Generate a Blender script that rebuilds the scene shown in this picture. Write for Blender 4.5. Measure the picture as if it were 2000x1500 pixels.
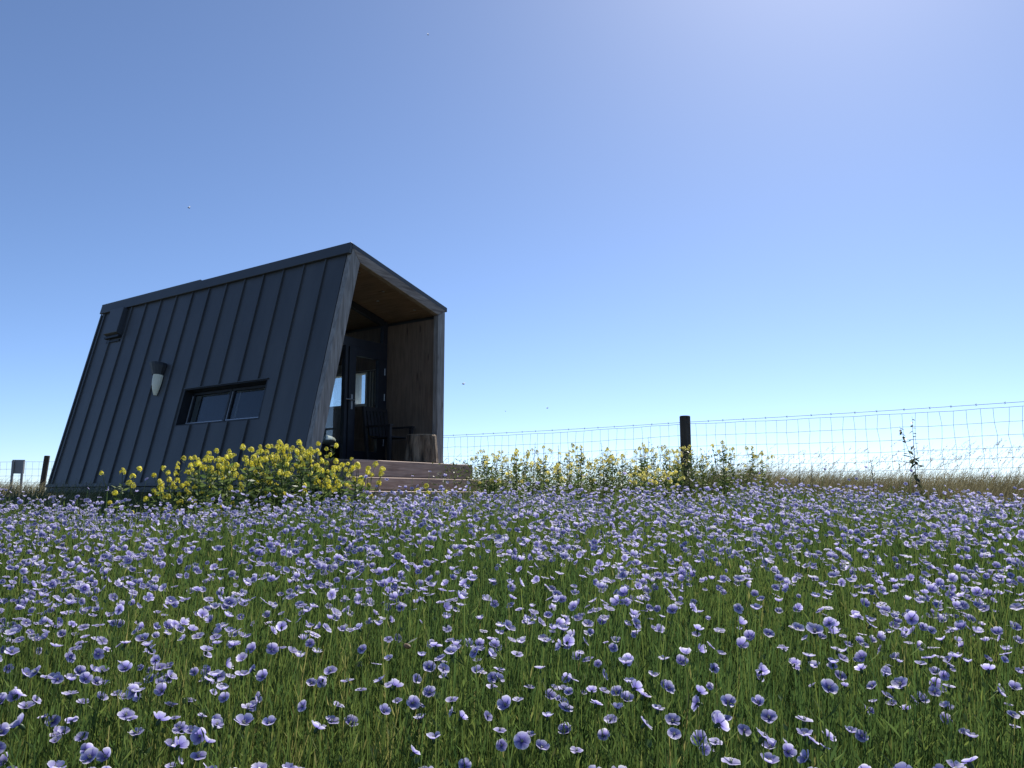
import bpy, math, random
import numpy as np
from mathutils import Vector, Matrix

# ------------------------------------------------------------------ scene, camera, light
scene = bpy.context.scene
for o in list(bpy.data.objects):
    bpy.data.objects.remove(o)
COL = scene.collection
random.seed(7)
RNG = np.random.default_rng(11)

EYE = 0.95                      # camera height over the ground beneath it
FPX, HOR = 1568.9, 967.7        # focal length and horizon row, for a 2000 x 1500 frame
PITCH = math.atan((HOR - 750) / FPX)
cam_d = bpy.data.cameras.new('camera')
cam_d.sensor_width = 36.0
cam_d.lens = 36.0 * FPX / 2000.0
cam_d.clip_start = 0.02
cam_d.clip_end = 20000
cam = bpy.data.objects.new('camera', cam_d)
COL.objects.link(cam)
cam.location = (0, 0, EYE)
cam.rotation_euler = (math.pi / 2 + PITCH, 0, 0)
scene.camera = cam

SUN_AZ, SUN_EL = math.radians(25), math.radians(46)
world = bpy.data.worlds.new('World')
scene.world = world
world.use_nodes = True
wn = world.node_tree
wn.nodes.clear()
sky_t = wn.nodes.new('ShaderNodeTexSky')
sky_t.sky_type = 'NISHITA'
sky_t.sun_disc = False
sky_t.sun_elevation = SUN_EL
sky_t.sun_rotation = SUN_AZ
sky_t.altitude = 3000
sky_t.air_density = 0.8
sky_t.dust_density = 3.5
sky_t.ozone_density = 4.5
bg = wn.nodes.new('ShaderNodeBackground')
bg.inputs['Strength'].default_value = 0.11
wo = wn.nodes.new('ShaderNodeOutputWorld')
wn.links.new(sky_t.outputs[0], bg.inputs['Color'])
wn.links.new(bg.outputs[0], wo.inputs['Surface'])

S = Vector((math.sin(SUN_AZ) * math.cos(SUN_EL), math.cos(SUN_AZ) * math.cos(SUN_EL), math.sin(SUN_EL)))
sun_d = bpy.data.lights.new('sun', 'SUN')
sun_d.energy = 5.0
sun_d.angle = math.radians(0.53)
sun_d.color = (1.0, 0.955, 0.88)
sun = bpy.data.objects.new('sun', sun_d)
COL.objects.link(sun)
sun.location = (8, 16, 24)
sun.rotation_euler = S.to_track_quat('Z', 'Y').to_euler()

scene.render.engine = 'CYCLES'
scene.render.resolution_x, scene.render.resolution_y = 1024, 768
scene.view_settings.view_transform = 'Standard'
scene.view_settings.look = 'None'
scene.view_settings.exposure = 0.65
scene.view_settings.gamma = 1.0
scene.cycles.max_bounces = 8
scene.cycles.transparent_max_bounces = 12


# ------------------------------------------------------------------ helpers
def at(x, y, Y):
    """world point that the 2000x1500 photograph shows at pixel x, y, at Y metres ahead"""
    dx, dz = (x - 1000) / FPX, (750 - y) / FPX
    c, s = math.cos(PITCH), math.sin(PITCH)
    d = (dx, c - dz * s, s + dz * c)
    k = Y / d[1]
    return Vector((d[0] * k, Y, d[2] * k + EYE))


def sstep(a, b, x):
    t = np.clip((np.asarray(x, float) - a) / (b - a), 0, 1)
    return t * t * (3 - 2 * t)


GY = [-3000, -300, -40, -6, 0, 1, 2, 3, 4, 5.5, 8, 11, 14, 18, 26, 45, 120, 400, 3500]
GZ = [-60, -14, -2.2, -.12, -.04, 0.0, .08, .195, .275, .335, .53, .80, .93, 1.0, .9, -.4, -6, -16, -60]


def ground(x, y):
    x = np.asarray(x, float); y = np.asarray(y, float)
    z = np.interp(y, GY, GZ)
    near = sstep(1.5, 5.5, y) * (1 - sstep(9, 14, y))
    z = z + near * (.020 * np.clip(x, -6, 0) - .008 * np.clip(x, 0, 6))
    z = z + .14 * sstep(-1, 3.5, x) * sstep(6.5, 10.5, y) * (1 - sstep(14, 30, y))
    z = z - .05 * sstep(3.2, 5.6, y) * (1 - sstep(6.5, 9.5, y)) * np.exp(-((x + 1.7) / 1.5) ** 2)
    lat = np.maximum(np.abs(x) - 25, 0)
    z = z - np.minimum(.05 * lat, 14) * (np.abs(y) < 400)
    z = z + (.018 * np.sin(x * 2.1 + y * .7) + .014 * np.sin(x * 1.1 - y * 2.3)) * (1 - sstep(20, 40, np.hypot(x, y)))
    return z


def g(x, y):
    return float(ground(x, y))


def tag(o, label=None, cat=None, group=None, kind=None):
    if label: o['label'] = label
    if cat: o['category'] = cat
    if group: o['group'] = group
    if kind: o['kind'] = kind
    return o


def empty(name, loc=(0, 0, 0), rz=0.0):
    o = bpy.data.objects.new(name, None)
    o.empty_display_size = .1
    COL.objects.link(o)
    o.location = loc
    o.rotation_euler = (0, 0, rz)
    return o


def link(name, me, parent=None, loc=None):
    o = bpy.data.objects.new(name, me)
    COL.objects.link(o)
    if parent: o.parent = parent
    if loc is not None: o.location = loc
    return o


def mesh(name, verts, faces, mats, smooth=False, midx=None):
    me = bpy.data.meshes.new(name)
    me.from_pydata([tuple(v) for v in verts], [], faces)
    for m in (mats if isinstance(mats, (list, tuple)) else [mats]):
        me.materials.append(m)
    if midx is not None:
        me.polygons.foreach_set('material_index', midx)
    if smooth:
        me.polygons.foreach_set('use_smooth', [True] * len(me.polygons))
    me.update()
    return me


class Shape:
    """collects boxes, prisms, tubes; builds one mesh object"""
    def __init__(self):
        self.v, self.f = [], []

    def hexa(self, p):
        """8 corners: bottom 4 ring, top 4 ring"""
        b = len(self.v)
        self.v += [Vector(q) for q in p]
        for f in ((0, 3, 2, 1), (4, 5, 6, 7), (0, 1, 5, 4), (1, 2, 6, 5), (2, 3, 7, 6), (3, 0, 4, 7)):
            self.f.append(tuple(b + i for i in f))
        return self

    def box(self, x0, x1, y0, y1, z0, z1):
        return self.hexa([(x0, y0, z0), (x1, y0, z0), (x1, y1, z0), (x0, y1, z0),
                          (x0, y0, z1), (x1, y0, z1), (x1, y1, z1), (x0, y1, z1)])

    def prism(self, ring_a, ring_b):
        b = len(self.v); n = len(ring_a)
        self.v += [Vector(q) for q in ring_a] + [Vector(q) for q in ring_b]
        self.f.append(tuple(b + i for i in reversed(range(n))))
        self.f.append(tuple(b + n + i for i in range(n)))
        for i in range(n):
            j = (i + 1) % n
            self.f.append((b + i, b + j, b + n + j, b + n + i))
        return self

    def tube(self, pts, r, n=6, cap=True):
        pts = [Vector(p) for p in pts]
        rs = r if isinstance(r, (list, tuple)) else [r] * len(pts)
        b = len(self.v)
        for i, p in enumerate(pts):
            d = (pts[min(i + 1, len(pts) - 1)] - pts[max(i - 1, 0)]).normalized()
            a = d.orthogonal().normalized() if abs(d.z) > .95 else d.cross(Vector((0, 0, 1))).normalized()
            c = d.cross(a)
            for k in range(n):
                t = 2 * math.pi * k / n
                self.v.append(p + (a * math.cos(t) + c * math.sin(t)) * rs[i])
        for i in range(len(pts) - 1):
            for k in range(n):
                j = (k + 1) % n
                self.f.append((b + i * n + k, b + i * n + j, b + (i + 1) * n + j, b + (i + 1) * n + k))
        if cap:
            self.f.append(tuple(b + k for k in reversed(range(n))))
            e = b + (len(pts) - 1) * n
            self.f.append(tuple(e + k for k in range(n)))
        return self

    def lathe(self, prof, n=16, M=None):
        M = M or Matrix.Identity(4)
        b = len(self.v)
        for (r, z) in prof:
            for k in range(n):
                t = 2 * math.pi * k / n
                self.v.append(M @ Vector((r * math.cos(t), r * math.sin(t), z)))
        for i in range(len(prof) - 1):
            for k in range(n):
                j = (k + 1) % n
                self.f.append((b + i * n + k, b + i * n + j, b + (i + 1) * n + j, b + (i + 1) * n + k))
        self.f.append(tuple(b + k for k in reversed(range(n))))
        e = b + (len(prof) - 1) * n
        self.f.append(tuple(e + k for k in range(n)))
        return self

    def mesh(self, name, mat, smooth=False, bevel=0):
        me = mesh(name, self.v, self.f, mat, smooth)
        if bevel:
            import bmesh
            bm = bmesh.new(); bm.from_mesh(me)
            bmesh.ops.recalc_face_normals(bm, faces=bm.faces)
            bmesh.ops.bevel(bm, geom=list(bm.edges), offset=bevel, segments=1, affect='EDGES', clamp_overlap=True)
            bm.to_mesh(me); bm.free()
        else:
            import bmesh
            bm = bmesh.new(); bm.from_mesh(me)
            bmesh.ops.recalc_face_normals(bm, faces=bm.faces)
            bm.to_mesh(me); bm.free()
        return me

    def obj(self, name, mat, parent=None, smooth=False, bevel=0):
        return link(name, self.mesh(name, mat, smooth, bevel), parent)


def quad_mesh(name, V, Q, mats, midx=None, attrs=None, smooth=False):
    """big mesh from arrays: V (n,3), Q (m,4)"""
    V = np.asarray(V, np.float32); Q = np.asarray(Q, np.int32)
    me = bpy.data.meshes.new(name)
    me.vertices.add(len(V)); me.vertices.foreach_set('co', V.ravel())
    m = len(Q)
    me.loops.add(m * 4); me.loops.foreach_set('vertex_index', Q.ravel())
    me.polygons.add(m)
    me.polygons.foreach_set('loop_start', np.arange(0, m * 4, 4, dtype=np.int32))
    me.polygons.foreach_set('loop_total', np.full(m, 4, np.int32))
    for k in mats: me.materials.append(k)
    if midx is not None:
        me.polygons.foreach_set('material_index', np.asarray(midx, np.int32))
    if smooth:
        me.polygons.foreach_set('use_smooth', np.ones(m, bool))
    for an, av in (attrs or {}).items():
        a = me.attributes.new(an, 'FLOAT', 'POINT')
        a.data.foreach_set('value', np.asarray(av, np.float32))
    me.update(calc_edges=True)
    return me


class Bag:
    """gathers many little quad pieces for one mesh"""
    def __init__(self):
        self.V, self.Q, self.M, self.A, self.R, self.n = [], [], [], [], [], 0

    def add(self, V, Q, mat, tint, rad):
        V = np.asarray(V).reshape(-1, 3)
        self.V.append(V); self.Q.append(np.asarray(Q).reshape(-1, 4) + self.n)
        self.M.append(np.full(np.asarray(Q).reshape(-1, 4).shape[0], mat))
        self.A.append(np.broadcast_to(np.asarray(tint, float), (len(V),)) if np.ndim(tint) == 0 else np.asarray(tint))
        self.R.append(np.broadcast_to(np.asarray(rad, float), (len(V),)) if np.ndim(rad) == 0 else np.asarray(rad))
        self.n += len(V)

    def mesh(self, name, mats, smooth=False):
        return quad_mesh(name, np.concatenate(self.V), np.concatenate(self.Q), mats, np.concatenate(self.M),
                         {'tint': np.concatenate(self.A), 'rad': np.concatenate(self.R)}, smooth)


# ------------------------------------------------------------------ materials
def new_mat(name):
    m = bpy.data.materials.new(name)
    m.use_nodes = True
    nt = m.node_tree
    b = nt.nodes['Principled BSDF']
    return m, nt, b


def N(nt, t, **kw):
    n = nt.nodes.new(t)
    for k, v in kw.items():
        if k in n.inputs: n.inputs[k].default_value = v
        else: setattr(n, k, v)
    return n


def ramp(nt, fac, stops):
    r = nt.nodes.new('ShaderNodeValToRGB')
    e = r.color_ramp.elements
    while len(e) < len(stops): e.new(.5)
    for i, (p, c) in enumerate(stops):
        e[i].position = p
        e[i].color = (*c, 1)
    nt.links.new(fac, r.inputs[0])
    return r


def bump(nt, b, h, strength=.3, dist=.01):
    n = N(nt, 'ShaderNodeBump')
    n.inputs['Strength'].default_value = strength
    n.inputs['Distance'].default_value = dist
    nt.links.new(h, n.inputs['Height'])
    nt.links.new(n.outputs[0], b.inputs['Normal'])


def coords(nt, scale=(1, 1, 1)):
    tc = N(nt, 'ShaderNodeTexCoord')
    mp = N(nt, 'ShaderNodeMapping')
    mp.inputs['Scale'].default_value = scale
    nt.links.new(tc.outputs['Object'], mp.inputs[0])
    return mp.outputs[0]


def mat_noise(name, stops, scale=(4, 4, 4), rough=.6, metal=0, bmp=.1, dist=.004, detail=6, nscale=1.0, spec=.5, rnd=0.0):
    m, nt, b = new_mat(name)
    co = coords(nt, scale)
    nz = N(nt, 'ShaderNodeTexNoise'); nz.inputs['Scale'].default_value = nscale
    nz.inputs['Detail'].default_value = detail; nz.inputs['Roughness'].default_value = .62
    nt.links.new(co, nz.inputs['Vector'])
    r = ramp(nt, nz.outputs[0], stops)
    out = r.outputs[0]
    if rnd:
        oi = N(nt, 'ShaderNodeObjectInfo')
        mr = N(nt, 'ShaderNodeMapRange'); mr.inputs[3].default_value = 1 - rnd; mr.inputs[4].default_value = 1 + rnd
        nt.links.new(oi.outputs['Random'], mr.inputs[0])
        mx = N(nt, 'ShaderNodeMix'); mx.data_type = 'RGBA'; mx.blend_type = 'MULTIPLY'; mx.inputs[0].default_value = 1
        nt.links.new(out, mx.inputs[6]); nt.links.new(mr.outputs[0], mx.inputs[7])
        out = mx.outputs[2]
    nt.links.new(out, b.inputs['Base Color'])
    b.inputs['Roughness'].default_value = rough
    b.inputs['Metallic'].default_value = metal
    b.inputs['Specular IOR Level'].default_value = spec
    if bmp: bump(nt, b, nz.outputs[0], bmp, dist)
    return m


def mat_wood(name, dark, mid, light, axis='X', rough=.75, knots=True, rnd=.12):
    m, nt, b = new_mat(name)
    sc = {'X': (1.2, 16, 16), 'Y': (16, 1.2, 16), 'Z': (16, 16, 1.2)}[axis]
    co = coords(nt, sc)
    n1 = N(nt, 'ShaderNodeTexNoise'); n1.inputs['Scale'].default_value = 2.2; n1.inputs['Detail'].default_value = 8
    n1.inputs['Distortion'].default_value = .6
    nt.links.new(co, n1.inputs['Vector'])
    r = ramp(nt, n1.outputs[0], [(.28, dark), (.5, mid), (.74, light)])
    co2 = coords(nt, (2.3, 2.3, 2.3))
    n2 = N(nt, 'ShaderNodeTexNoise'); n2.inputs['Scale'].default_value = 1.0; n2.inputs['Detail'].default_value = 3
    nt.links.new(co2, n2.inputs['Vector'])
    r2 = ramp(nt, n2.outputs[0], [(.3, (.8, .8, .81)), (.7, (1.12, 1.10, 1.09))])
    mx = N(nt, 'ShaderNodeMix'); mx.data_type = 'RGBA'; mx.blend_type = 'MULTIPLY'; mx.inputs[0].default_value = .8
    nt.links.new(r.outputs[0], mx.inputs[6]); nt.links.new(r2.outputs[0], mx.inputs[7])
    out = mx.outputs[2]
    if knots:
        ks = {'X': (.9, 4.5, 4.5), 'Y': (4.5, .9, 4.5), 'Z': (4.5, 4.5, .9)}[axis]
        vo = N(nt, 'ShaderNodeTexVoronoi'); vo.inputs['Scale'].default_value = 1.6
        nt.links.new(coords(nt, ks), vo.inputs['Vector'])
        kr = ramp(nt, vo.outputs['Distance'], [(.06, (.3, .26, .24)), (.13, (1, 1, 1))])
        m3 = N(nt, 'ShaderNodeMix'); m3.data_type = 'RGBA'; m3.blend_type = 'MULTIPLY'; m3.inputs[0].default_value = .8
        nt.links.new(out, m3.inputs[6]); nt.links.new(kr.outputs[0], m3.inputs[7])
        out = m3.outputs[2]
    if rnd:
        oi = N(nt, 'ShaderNodeObjectInfo')
        mr = N(nt, 'ShaderNodeMapRange'); mr.inputs[3].default_value = 1 - rnd; mr.inputs[4].default_value = 1 + rnd
        nt.links.new(oi.outputs['Random'], mr.inputs[0])
        m4 = N(nt, 'ShaderNodeMix'); m4.data_type = 'RGBA'; m4.blend_type = 'MULTIPLY'; m4.inputs[0].default_value = 1
        nt.links.new(out, m4.inputs[6]); nt.links.new(mr.outputs[0], m4.inputs[7])
        out = m4.outputs[2]
    nt.links.new(out, b.inputs['Base Color'])
    b.inputs['Roughness'].default_value = rough
    bump(nt, b, n1.outputs[0], .35, .004)
    return m


def mat_leaf(name, stops, transl=.35, rough=.5, attr='tint', objrand=False, spec=.4, grad=None, tcol=1.0):
    """thin leaf or petal: coloured by a per-leaf attribute, lets light through"""
    m, nt, b = new_mat(name)
    at_ = N(nt, 'ShaderNodeAttribute'); at_.attribute_name = attr
    r = ramp(nt, at_.outputs['Fac'], stops)
    out = r.outputs[0]
    if grad:
        a2 = N(nt, 'ShaderNodeAttribute'); a2.attribute_name = grad[0]
        r2 = ramp(nt, a2.outputs['Fac'], grad[1])
        mx = N(nt, 'ShaderNodeMix'); mx.data_type = 'RGBA'; mx.blend_type = 'MULTIPLY'; mx.inputs[0].default_value = 1
        nt.links.new(out, mx.inputs[6]); nt.links.new(r2.outputs[0], mx.inputs[7])
        out = mx.outputs[2]
    if objrand:
        oi = N(nt, 'ShaderNodeObjectInfo')
        mr = N(nt, 'ShaderNodeMapRange'); mr.inputs[3].default_value = .78; mr.inputs[4].default_value = 1.12
        nt.links.new(oi.outputs['Random'], mr.inputs[0])
        m4 = N(nt, 'ShaderNodeMix'); m4.data_type = 'RGBA'; m4.blend_type = 'MULTIPLY'; m4.inputs[0].default_value = 1
        nt.links.new(out, m4.inputs[6]); nt.links.new(mr.outputs[0], m4.inputs[7])
        out = m4.outputs[2]
    nt.links.new(out, b.inputs['Base Color'])
    b.inputs['Roughness'].default_value = rough
    b.inputs['Specular IOR Level'].default_value = spec
    tr = N(nt, 'ShaderNodeBsdfTranslucent')
    nt.links.new(out, tr.inputs['Color'])
    ms = N(nt, 'ShaderNodeMixShader'); ms.inputs[0].default_value = transl
    nt.links.new(b.outputs[0], ms.inputs[1]); nt.links.new(tr.outputs[0], ms.inputs[2])
    nt.links.new(ms.outputs[0], nt.nodes['Material Output'].inputs['Surface'])
    return m


def mat_glass(name, tint=(.9, .94, .95), refl=1.0):
    m, nt, b = new_mat(name)
    nt.nodes.remove(b)
    lw = N(nt, 'ShaderNodeLayerWeight'); lw.inputs['Blend'].default_value = .5
    p5 = N(nt, 'ShaderNodeMath'); p5.operation = 'POWER'; p5.inputs[1].default_value = 4.0
    nt.links.new(lw.outputs['Facing'], p5.inputs[0])
    tp = N(nt, 'ShaderNodeBsdfTransparent'); tp.inputs['Color'].default_value = (*tint, 1)
    gl = N(nt, 'ShaderNodeBsdfGlossy'); gl.inputs['Roughness'].default_value = .01
    mu = N(nt, 'ShaderNodeMath'); mu.operation = 'MULTIPLY_ADD'; mu.inputs[1].default_value = .9; mu.inputs[2].default_value = .10 * refl; mu.use_clamp = True
    nt.links.new(p5.outputs[0], mu.inputs[0])
    ms = N(nt, 'ShaderNodeMixShader')
    nt.links.new(mu.outputs[0], ms.inputs[0]); nt.links.new(tp.outputs[0], ms.inputs[1]); nt.links.new(gl.outputs[0], ms.inputs[2])
    nt.links.new(ms.outputs[0], nt.nodes['Material Output'].inputs['Surface'])
    return m


M = {}
M['clad'] = mat_noise('anthracite_metal', [(.28, (.044, .045, .048)), (.72, (.074, .074, .076))], (.9, .9, .30), .42, 0, .30, .02, 4, 1.6, .5, .07)
M['clad_trim'] = mat_noise('dark_trim_metal', [(.3, (.046, .048, .052)), (.7, (.064, .066, .070))], (1, 1, 1), .45, 0, .05)
M['vent'] = mat_noise('vent_hood_metal', [(.3, (.066, .070, .078)), (.7, (.086, .090, .098))], (1, 1, 1), .45, 0, .05)
M['black'] = mat_noise('black_paint', [(.3, (.010, .011, .014)), (.7, (.020, .021, .025))], (9, 9, 9), .5, 0, .05)
M['frame_dark'] = mat_noise('dark_frame_paint', [(.3, (.018, .020, .028)), (.7, (.028, .030, .040))], (5, 5, 5), .38, 0, .03)
M['steel'] = mat_noise('brushed_steel', [(.3, (.45, .46, .48)), (.7, (.62, .63, .65))], (20, 20, 20), .35, .9, .03)
M['alu'] = mat_noise('aluminium_bead', [(.3, (.30, .32, .36)), (.7, (.40, .42, .46))], (20, 20, 20), .4, .3, .03)
M['timber_z'] = mat_wood('weathered_timber_upright', (.17, .15, .135), (.29, .265, .25), (.40, .375, .355), 'Z')
M['timber_x'] = mat_wood('weathered_timber_level', (.13, .10, .083), (.24, .195, .165), (.34, .285, .25), 'X')
M['step_x'] = mat_wood('step_timber', (.27, .175, .13), (.46, .32, .25), (.58, .43, .345), 'X')
M['ply'] = mat_wood('plywood_lining', (.13, .088, .060), (.20, .138, .096), (.26, .188, .136), 'Y', .6, True, .05)
M['ply_z'] = mat_wood('plywood_wall', (.145, .100, .072), (.21, .148, .106), (.27, .196, .144), 'Z', .6, True, .05)
M['pale'] = mat_noise('pale_wall_paint', [(.3, (.52, .53, .55)), (.7, (.58, .59, .60))], (3, 3, 3), .7, 0, .03)
M['white'] = mat_noise('white_frame_paint', [(.3, (.70, .70, .70)), (.7, (.78, .78, .77))], (3, 3, 3), .5, 0, .03)
M['linen'] = mat_noise('linen', [(.3, (.52, .50, .43)), (.7, (.64, .62, .54))], (30, 30, 30), .9, 0, .4)
M['darkcloth'] = mat_noise('dark_cloth', [(.3, (.02, .022, .028)), (.7, (.04, .042, .05))], (25, 25, 25), .9, 0, .4)
M['bark'] = mat_noise('log_bark', [(.36, (.025, .018, .012)), (.48, (.15, .105, .07)), (.66, (.34, .255, .18))], (11, 11, 1.6), .9, 0, 1.0, .04)
M['logend'] = mat_noise('log_end', [(.3, (.30, .22, .14)), (.7, (.44, .34, .23))], (7, 7, 7), .8, 0, .3)
M['chair'] = mat_wood('dark_stained_wood', (.012, .011, .012), (.022, .020, .022), (.034, .030, .032), 'Z', .6, False, .1)
M['post'] = mat_wood('fence_post_wood', (.035, .028, .023), (.065, .052, .043), (.10, .083, .068), 'Z', .85)
M['wire'] = mat_noise('galvanised_wire', [(.3, (.10, .102, .105)), (.7, (.15, .152, .155))], (8, 8, 8), .8, 0, 0, spec=.15)
M['board'] = mat_noise('grey_board', [(.3, (.20, .215, .235)), (.7, (.27, .285, .305))], (5, 5, 5), .6, 0, .05)
M['rubber'] = mat_noise('tyre_rubber', [(.3, (.015, .015, .016)), (.7, (.03, .03, .031))], (8, 8, 8), .85, 0, .2)
M['lampshade'] = mat_noise('lamp_glass', [(.3, (.76, .70, .50)), (.7, (.84, .78, .60))], (6, 6, 6), .35, 0, .02)
M['glass'] = mat_glass('window_glass')
M['glass_low'] = mat_glass('side_window_glass', (.8, .84, .86), .45)
M['curtain_a'] = mat_noise('curtain_pale', [(.3, (.55, .55, .52)), (.7, (.66, .66, .62))], (20, 20, 4), .9, 0, .2)
M['curtain_b'] = mat_noise('curtain_dark', [(.3, (.07, .09, .09)), (.7, (.11, .13, .13))], (20, 20, 4), .9, 0, .2)
M['bee'] = mat_noise('insect_brown', [(.3, (.05, .03, .012)), (.7, (.22, .13, .05))], (300, 300, 300), .7, 0, .3)
M['wing'] = mat_leaf('insect_wing', [(0, (.5, .5, .48)), (1, (.6, .6, .58))], .7)

M['flax_green'] = mat_leaf('flax_leaf', [(0, (.036, .074, .024)), (.45, (.080, .140, .038)), (.8, (.150, .195, .046)), (1, (.27, .26, .09))], .5, .6, spec=.2)
PET_STOPS = [(0, (.09, .08, .30)), (.24, (.17, .15, .46)), (.5, (.36, .325, .70)), (.78, (.54, .51, .82)), (.93, (.74, .72, .90)), (1, (.88, .87, .94))]  # petal's own violet; lit edges painted in as the near-white rim
M['flax_petal'] = mat_leaf('flax_petal', PET_STOPS, .50, .55, 'rad', True, .25, ('tint', [(0, (.78, .79, .86)), (.7, (1.08, 1.07, 1.05)), (1, (1.3, 1.3, 1.1))]))
M['flax_eye'] = mat_leaf('flax_eye', [(0, (.40, .42, .30)), (1, (.62, .62, .52))], .3, .6)
M['calyx'] = mat_leaf('flax_calyx', [(0, (.04, .085, .025)), (1, (.09, .14, .04))], .25, .5)
M['rape_yellow'] = mat_leaf('rape_petal', [(0, (.70, .60, .03)), (.6, (.88, .80, .07)), (1, (.93, .89, .28))], .40, .55, 'tint', True, .25)
M['rape_light_washed'] = mat_leaf('light_washed_rape_petal', [(0, (.70, .58, .08)), (.6, (.84, .76, .20)), (1, (.90, .86, .38))], .45, .55, 'tint', True, .25)  # petal yellow paled to imitate plants washed out by light
M['rape_green'] = mat_leaf('rape_leaf', [(0, (.05, .092, .028)), (.5, (.105, .165, .045)), (1, (.19, .24, .075))], .42, .5)
M['weed_dark'] = mat_leaf('dock_leaf', [(0, (.022, .035, .020)), (.5, (.04, .06, .03)), (1, (.075, .085, .04))], .25, .55)
M['straw'] = mat_leaf('dry_grass', [(0, (.075, .070, .032)), (.4, (.19, .165, .085)), (.8, (.38, .33, .19)), (1, (.52, .47, .31))], .38, .6)
M['grass'] = mat_leaf('meadow_grass', [(0, (.035, .062, .016)), (.5, (.088, .130, .034)), (.8, (.18, .19, .06)), (1, (.33, .30, .13))], .38, .5)


def mat_ground():
    m, nt, b = new_mat('field_soil')
    co = coords(nt, (1, 1, 1))
    n1 = N(nt, 'ShaderNodeTexNoise'); n1.inputs['Scale'].default_value = .6; n1.inputs['Detail'].default_value = 8
    n2 = N(nt, 'ShaderNodeTexNoise'); n2.inputs['Scale'].default_value = 25; n2.inputs['Detail'].default_value = 6
    nt.links.new(co, n1.inputs['Vector']); nt.links.new(co, n2.inputs['Vector'])
    r1 = ramp(nt, n1.outputs[0], [(.35, (.045, .055, .018)), (.6, (.09, .08, .035))])
    r2 = ramp(nt, n2.outputs[0], [(.3, (.55, .5, .45)), (.7, (1.2, 1.2, 1.1))])
    mx = N(nt, 'ShaderNodeMix'); mx.data_type = 'RGBA'; mx.blend_type = 'MULTIPLY'; mx.inputs[0].default_value = 1
    nt.links.new(r1.outputs[0], mx.inputs[6]); nt.links.new(r2.outputs[0], mx.inputs[7])
    nt.links.new(mx.outputs[2], b.inputs['Base Color'])
    b.inputs['Roughness'].default_value = .95
    bump(nt, b, n2.outputs[0], .8, .03)
    return m


M['ground'] = mat_ground()

# ------------------------------------------------------------------ ground sheet
xs = np.unique(np.concatenate([np.linspace(-14, 14, 113), [-3500, -1500, -700, -300, -120, -60, -35, -22, -17, 17, 22, 35, 60, 120, 300, 700, 1500, 3500]]))
ys = np.unique(np.concatenate([np.linspace(-6, 24, 121), [-3000, -1000, -300, -100, -40, -20, -11, 28, 33, 40, 55, 80, 120, 200, 400, 900, 1800, 3500]]))
gx, gy = np.meshgrid(xs, ys)
GV = np.stack([gx.ravel(), gy.ravel(), ground(gx, gy).ravel()], 1)
nx = len(xs)
ii = np.arange((len(ys) - 1) * (nx - 1)); r_ = ii // (nx - 1); c_ = ii % (nx - 1)
GQ = np.stack([r_ * nx + c_, r_ * nx + c_ + 1, (r_ + 1) * nx + c_ + 1, (r_ + 1) * nx + c_], 1)
tag(link('ground', quad_mesh('ground', GV, GQ, [M['ground']], smooth=True)), kind='structure')

# ------------------------------------------------------------------ cabin
K = 1.15
PSI = math.radians(54.69)
OX, OY, OZ = -2.4178 * K, 9.3949 * K, .3686 * K + EYE      # front left foot of the cladding, floor level
CB = g(OX, OY)
DV, H, TRZ, W, LEN = .635, 2.786, 2.316, 2.4576, 5.98
LOWL = math.hypot(DV, H)
NV, NZ = -H / LOWL, DV / LOWL                               # outward normal of the leaning wall
cabin = empty('tiny_cabin', (OX, OY, CB), PSI)
tag(cabin, 'dark metal-clad tiny cabin with one leaning wall and an open timber-framed porch', 'cabin')


def L(v, d, z):
    """cabin coordinates: v along the porch front, d towards the rear, z over the front foot"""
    return Vector((v * K, d * K, z * K + OZ - CB))


def LW(s, t, o=0.0):
    """leaning wall: s from the front, t down from the top edge, o outwards"""
    return L(DV - DV * t / LOWL + NV * o, s, H - H * t / LOWL + NZ * o)


def RW(s, t, o=0.0):
    """upright right wall: s from front, t = height, o outwards"""
    return L(W + o, s, t)


def wrect(sh, F, s0, s1, t0, t1, o0, o1):
    sh.hexa([F(s0, t0, o0), F(s1, t0, o0), F(s1, t1, o0), F(s0, t1, o0), F(s0, t0, o1), F(s1, t0, o1), F(s1, t1, o1), F(s0, t1, o1)])


def cut_rects(s0, s1, t0, t1, holes):
    rects = [(s0, s1, t0, t1)]
    for (a0, a1, b0, b1) in holes:
        out = []
        for (x0, x1, y0, y1) in rects:
            if a1 <= x0 or a0 >= x1 or b1 <= y0 or b0 >= y1:
                out.append((x0, x1, y0, y1)); continue
            if a0 > x0: out.append((x0, a0, y0, y1))
            if a1 < x1: out.append((a1, x1, y0, y1))
            l, r = max(a0, x0), min(a1, x1)
            if b0 > y0: out.append((l, r, y0, b0))
            if b1 < y1: out.append((l, r, b1, y1))
        rects = out
    return rects


TB = 3.06
WIN = (1.055, 2.885, 1.715, 2.255)
bounds = [0.055] + [i * .42 for i in range(1, 15)] + [LEN]
for i in range(len(bounds) - 1):
    sh = Shape()
    for r in cut_rects(bounds[i] + .0015, bounds[i + 1] - .0015, .02, TB, [WIN]):
        wrect(sh, LW, *r, -.03, 0)
    sh.obj('wall_panel', M['clad'], cabin)
for s in bounds[1:-1]:
    sh = Shape()
    for r in cut_rects(s - .013, s + .013, .115, TB - .005, [WIN]):
        a0, a1, t0, t1 = r
        if a1 - a0 < .012: continue
        sh.hexa([LW(a0, t0, 0), LW(a1, t0, 0), LW(a1, t1, 0), LW(a0, t1, 0),
                 LW(a0 + .003, t0, .022), LW(a1 - .003, t0, .022), LW(a1 - .003, t1, .022), LW(a0 + .003, t1, .022)])
    sh.obj('standing_seam', M['clad'], cabin)
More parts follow.
